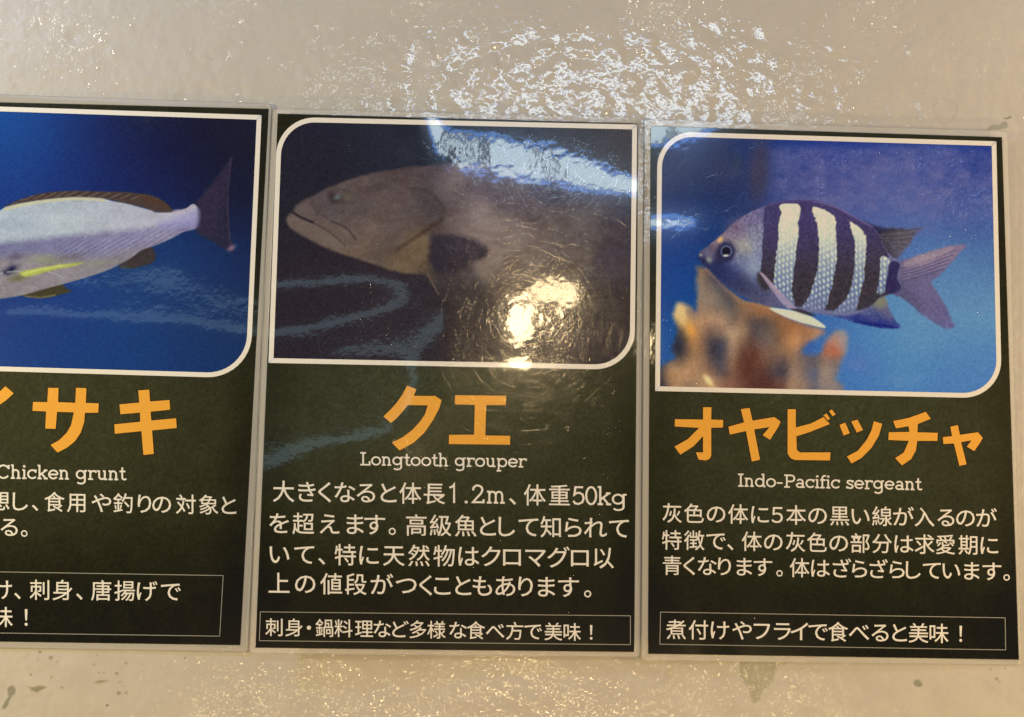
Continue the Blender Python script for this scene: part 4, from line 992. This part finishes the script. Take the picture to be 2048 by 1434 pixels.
jp_line('description_line', warp3, f6, chars('灰色の体に５本の黒い線が入るのが', [190, 302, 415, 528, 640, 728, 825, 935, 1048, 1155, 1265, 1375, 1482, 1592, 1692, 1800]), 630, 190, 655, 1800, 108, r3)
jp_line('description_line', warp3, f6, chars('特徴で、体の灰色の部分は求愛期に', [188, 303, 415, 488, 598, 708, 822, 932, 1043, 1153, 1265, 1377, 1483, 1590, 1705, 1815]), 768, 188, 795, 1815, 108, r3)
jp_line('description_line', warp3, f6, chars('青くなります。体はざらざらしています。', [190, 278, 370, 458, 560, 655, 740, 843, 950, 1060, 1150, 1248, 1342, 1425, 1520, 1620, 1725, 1828, 1903]), 898, 190, 928, 1828, 106, r3)
jp_line('tip_line', warp3, f6, chars('煮付けやフライで食べると美味！', [210, 325, 435, 548, 650, 755, 842, 938, 1040, 1147, 1255, 1355, 1452, 1557, 1668]), 1226, 210, 1246, 1557, 108, r3)
rect_line('tip_box_outline', warp3, [(1320.5, 1223.5), (2011, 1235), (2012, 1300.5), (1319, 1289)], 1.3, r3)

# ================================================================== clear laminate margins and their rims
def film(warp, outer, inner, parent, rad=9):
    ring_mesh('laminate_margin', warp, outer, 1.2, -1.0, (rad,)*4, 1.0e-4, M_FILM, parent, inner, (0, 0, 0, 0), 6)
    X0, Y0 = round_outline(outer, 0, (rad,)*4); X1, Y1 = round_outline(outer, 1.8, (rad,)*4)
    n = len(X0); h = BASE+1.3e-4+warp(X0, Y0)
    a = W(X0, Y0, h-2.2e-4); b = W(X0, Y0, h); cc = W(X1, Y1, BASE+1.3e-4+warp(X1, Y1))
    V = np.concatenate([a, b, cc]); F = []
    for k in range(2):
        for i in range(n):
            j = (i+1) % n; F.append((k*n+i, (k+1)*n+i, (k+1)*n+j, k*n+j))
    new_mesh('laminate_edge', V, F, M_RIM, parent, False)
film(warp1, [(-214, 181), (543.5, 207), (496, 1304.5), (-298, 1292)], S1, r1)
film(warp2, [(545.5, 217), (1287.5, 234), (1280.5, 1315), (498, 1307)], S2, r2)
film(warp3, [(1289, 239), (2016.5, 261.5), (2045, 1331.5), (1282.5, 1321)], S3, r3)

# ================================================================== hairline scratches in the film of signs 2 and 3
def scratches(name, warp, n, cx, cy, sx, sy, box, parent, seed, short=False):
    rs = np.random.RandomState(seed); V = []; F = []; b = 0; done = 0
    while done < n:
        x = rs.normal(cx, sx); y = rs.normal(cy, sy); L = rs.uniform(10, 60)*rs.uniform(.4, 1.6); a = rs.uniform(0, 2*math.pi); bend = rs.normal(0, .006)
        if short: L = rs.uniform(1.5, 5)
        k = 7; t = np.linspace(-.5, .5, k)*L; ang = a+bend*t
        xs = x+np.cumsum(np.cos(ang))*L/k; ys = y+np.cumsum(np.sin(ang))*L/k
        if xs.min() < box[0] or xs.max() > box[2] or ys.min() < box[1] or ys.max() > box[3]: continue
        nx, ny = -np.sin(ang), np.cos(ang); w = rs.uniform(.14, .32)*np.sin(np.linspace(.15, math.pi-.15, k))
        if short: w = w*2.6
        hgt = w*.000281*(rs.uniform(.08, .3) if short else rs.uniform(.05, .15))
        lay = 1.25e-4
        p0 = place(warp, xs-nx*w, ys-ny*w, lay); p2 = place(warp, xs+nx*w, ys+ny*w, lay)
        p1 = place(warp, xs, ys, lay); p1[:, 1] -= hgt
        V += [p0, p1, p2]
        for i in range(k-1):
            F.append((b+i, b+i+1, b+k+i+1, b+k+i)); F.append((b+k+i, b+k+i+1, b+2*k+i+1, b+2*k+i))
        b += 3*k; done += 1
    V = np.concatenate(V)
    o = new_mesh(name, V, F, M_SCR, parent, True)
    o['kind'] = 'stuff'
    return o
scratches('film_scratches', warp2, 6500, 1070, 690, 200, 200, (565, 262, 1262, 1290), r2, 3)
scratches('film_scratches', warp3, 700, 1340, 760, 90, 260, (1305, 275, 1990, 1300), r3, 5)
scratches('film_specks', warp3, 1500, 1880, 400, 120, 110, (1560, 275, 2000, 640), r3, 9, True)
scratches('film_specks', warp2, 500, 1100, 800, 160, 300, (565, 262, 1262, 1290), r2, 12, True)
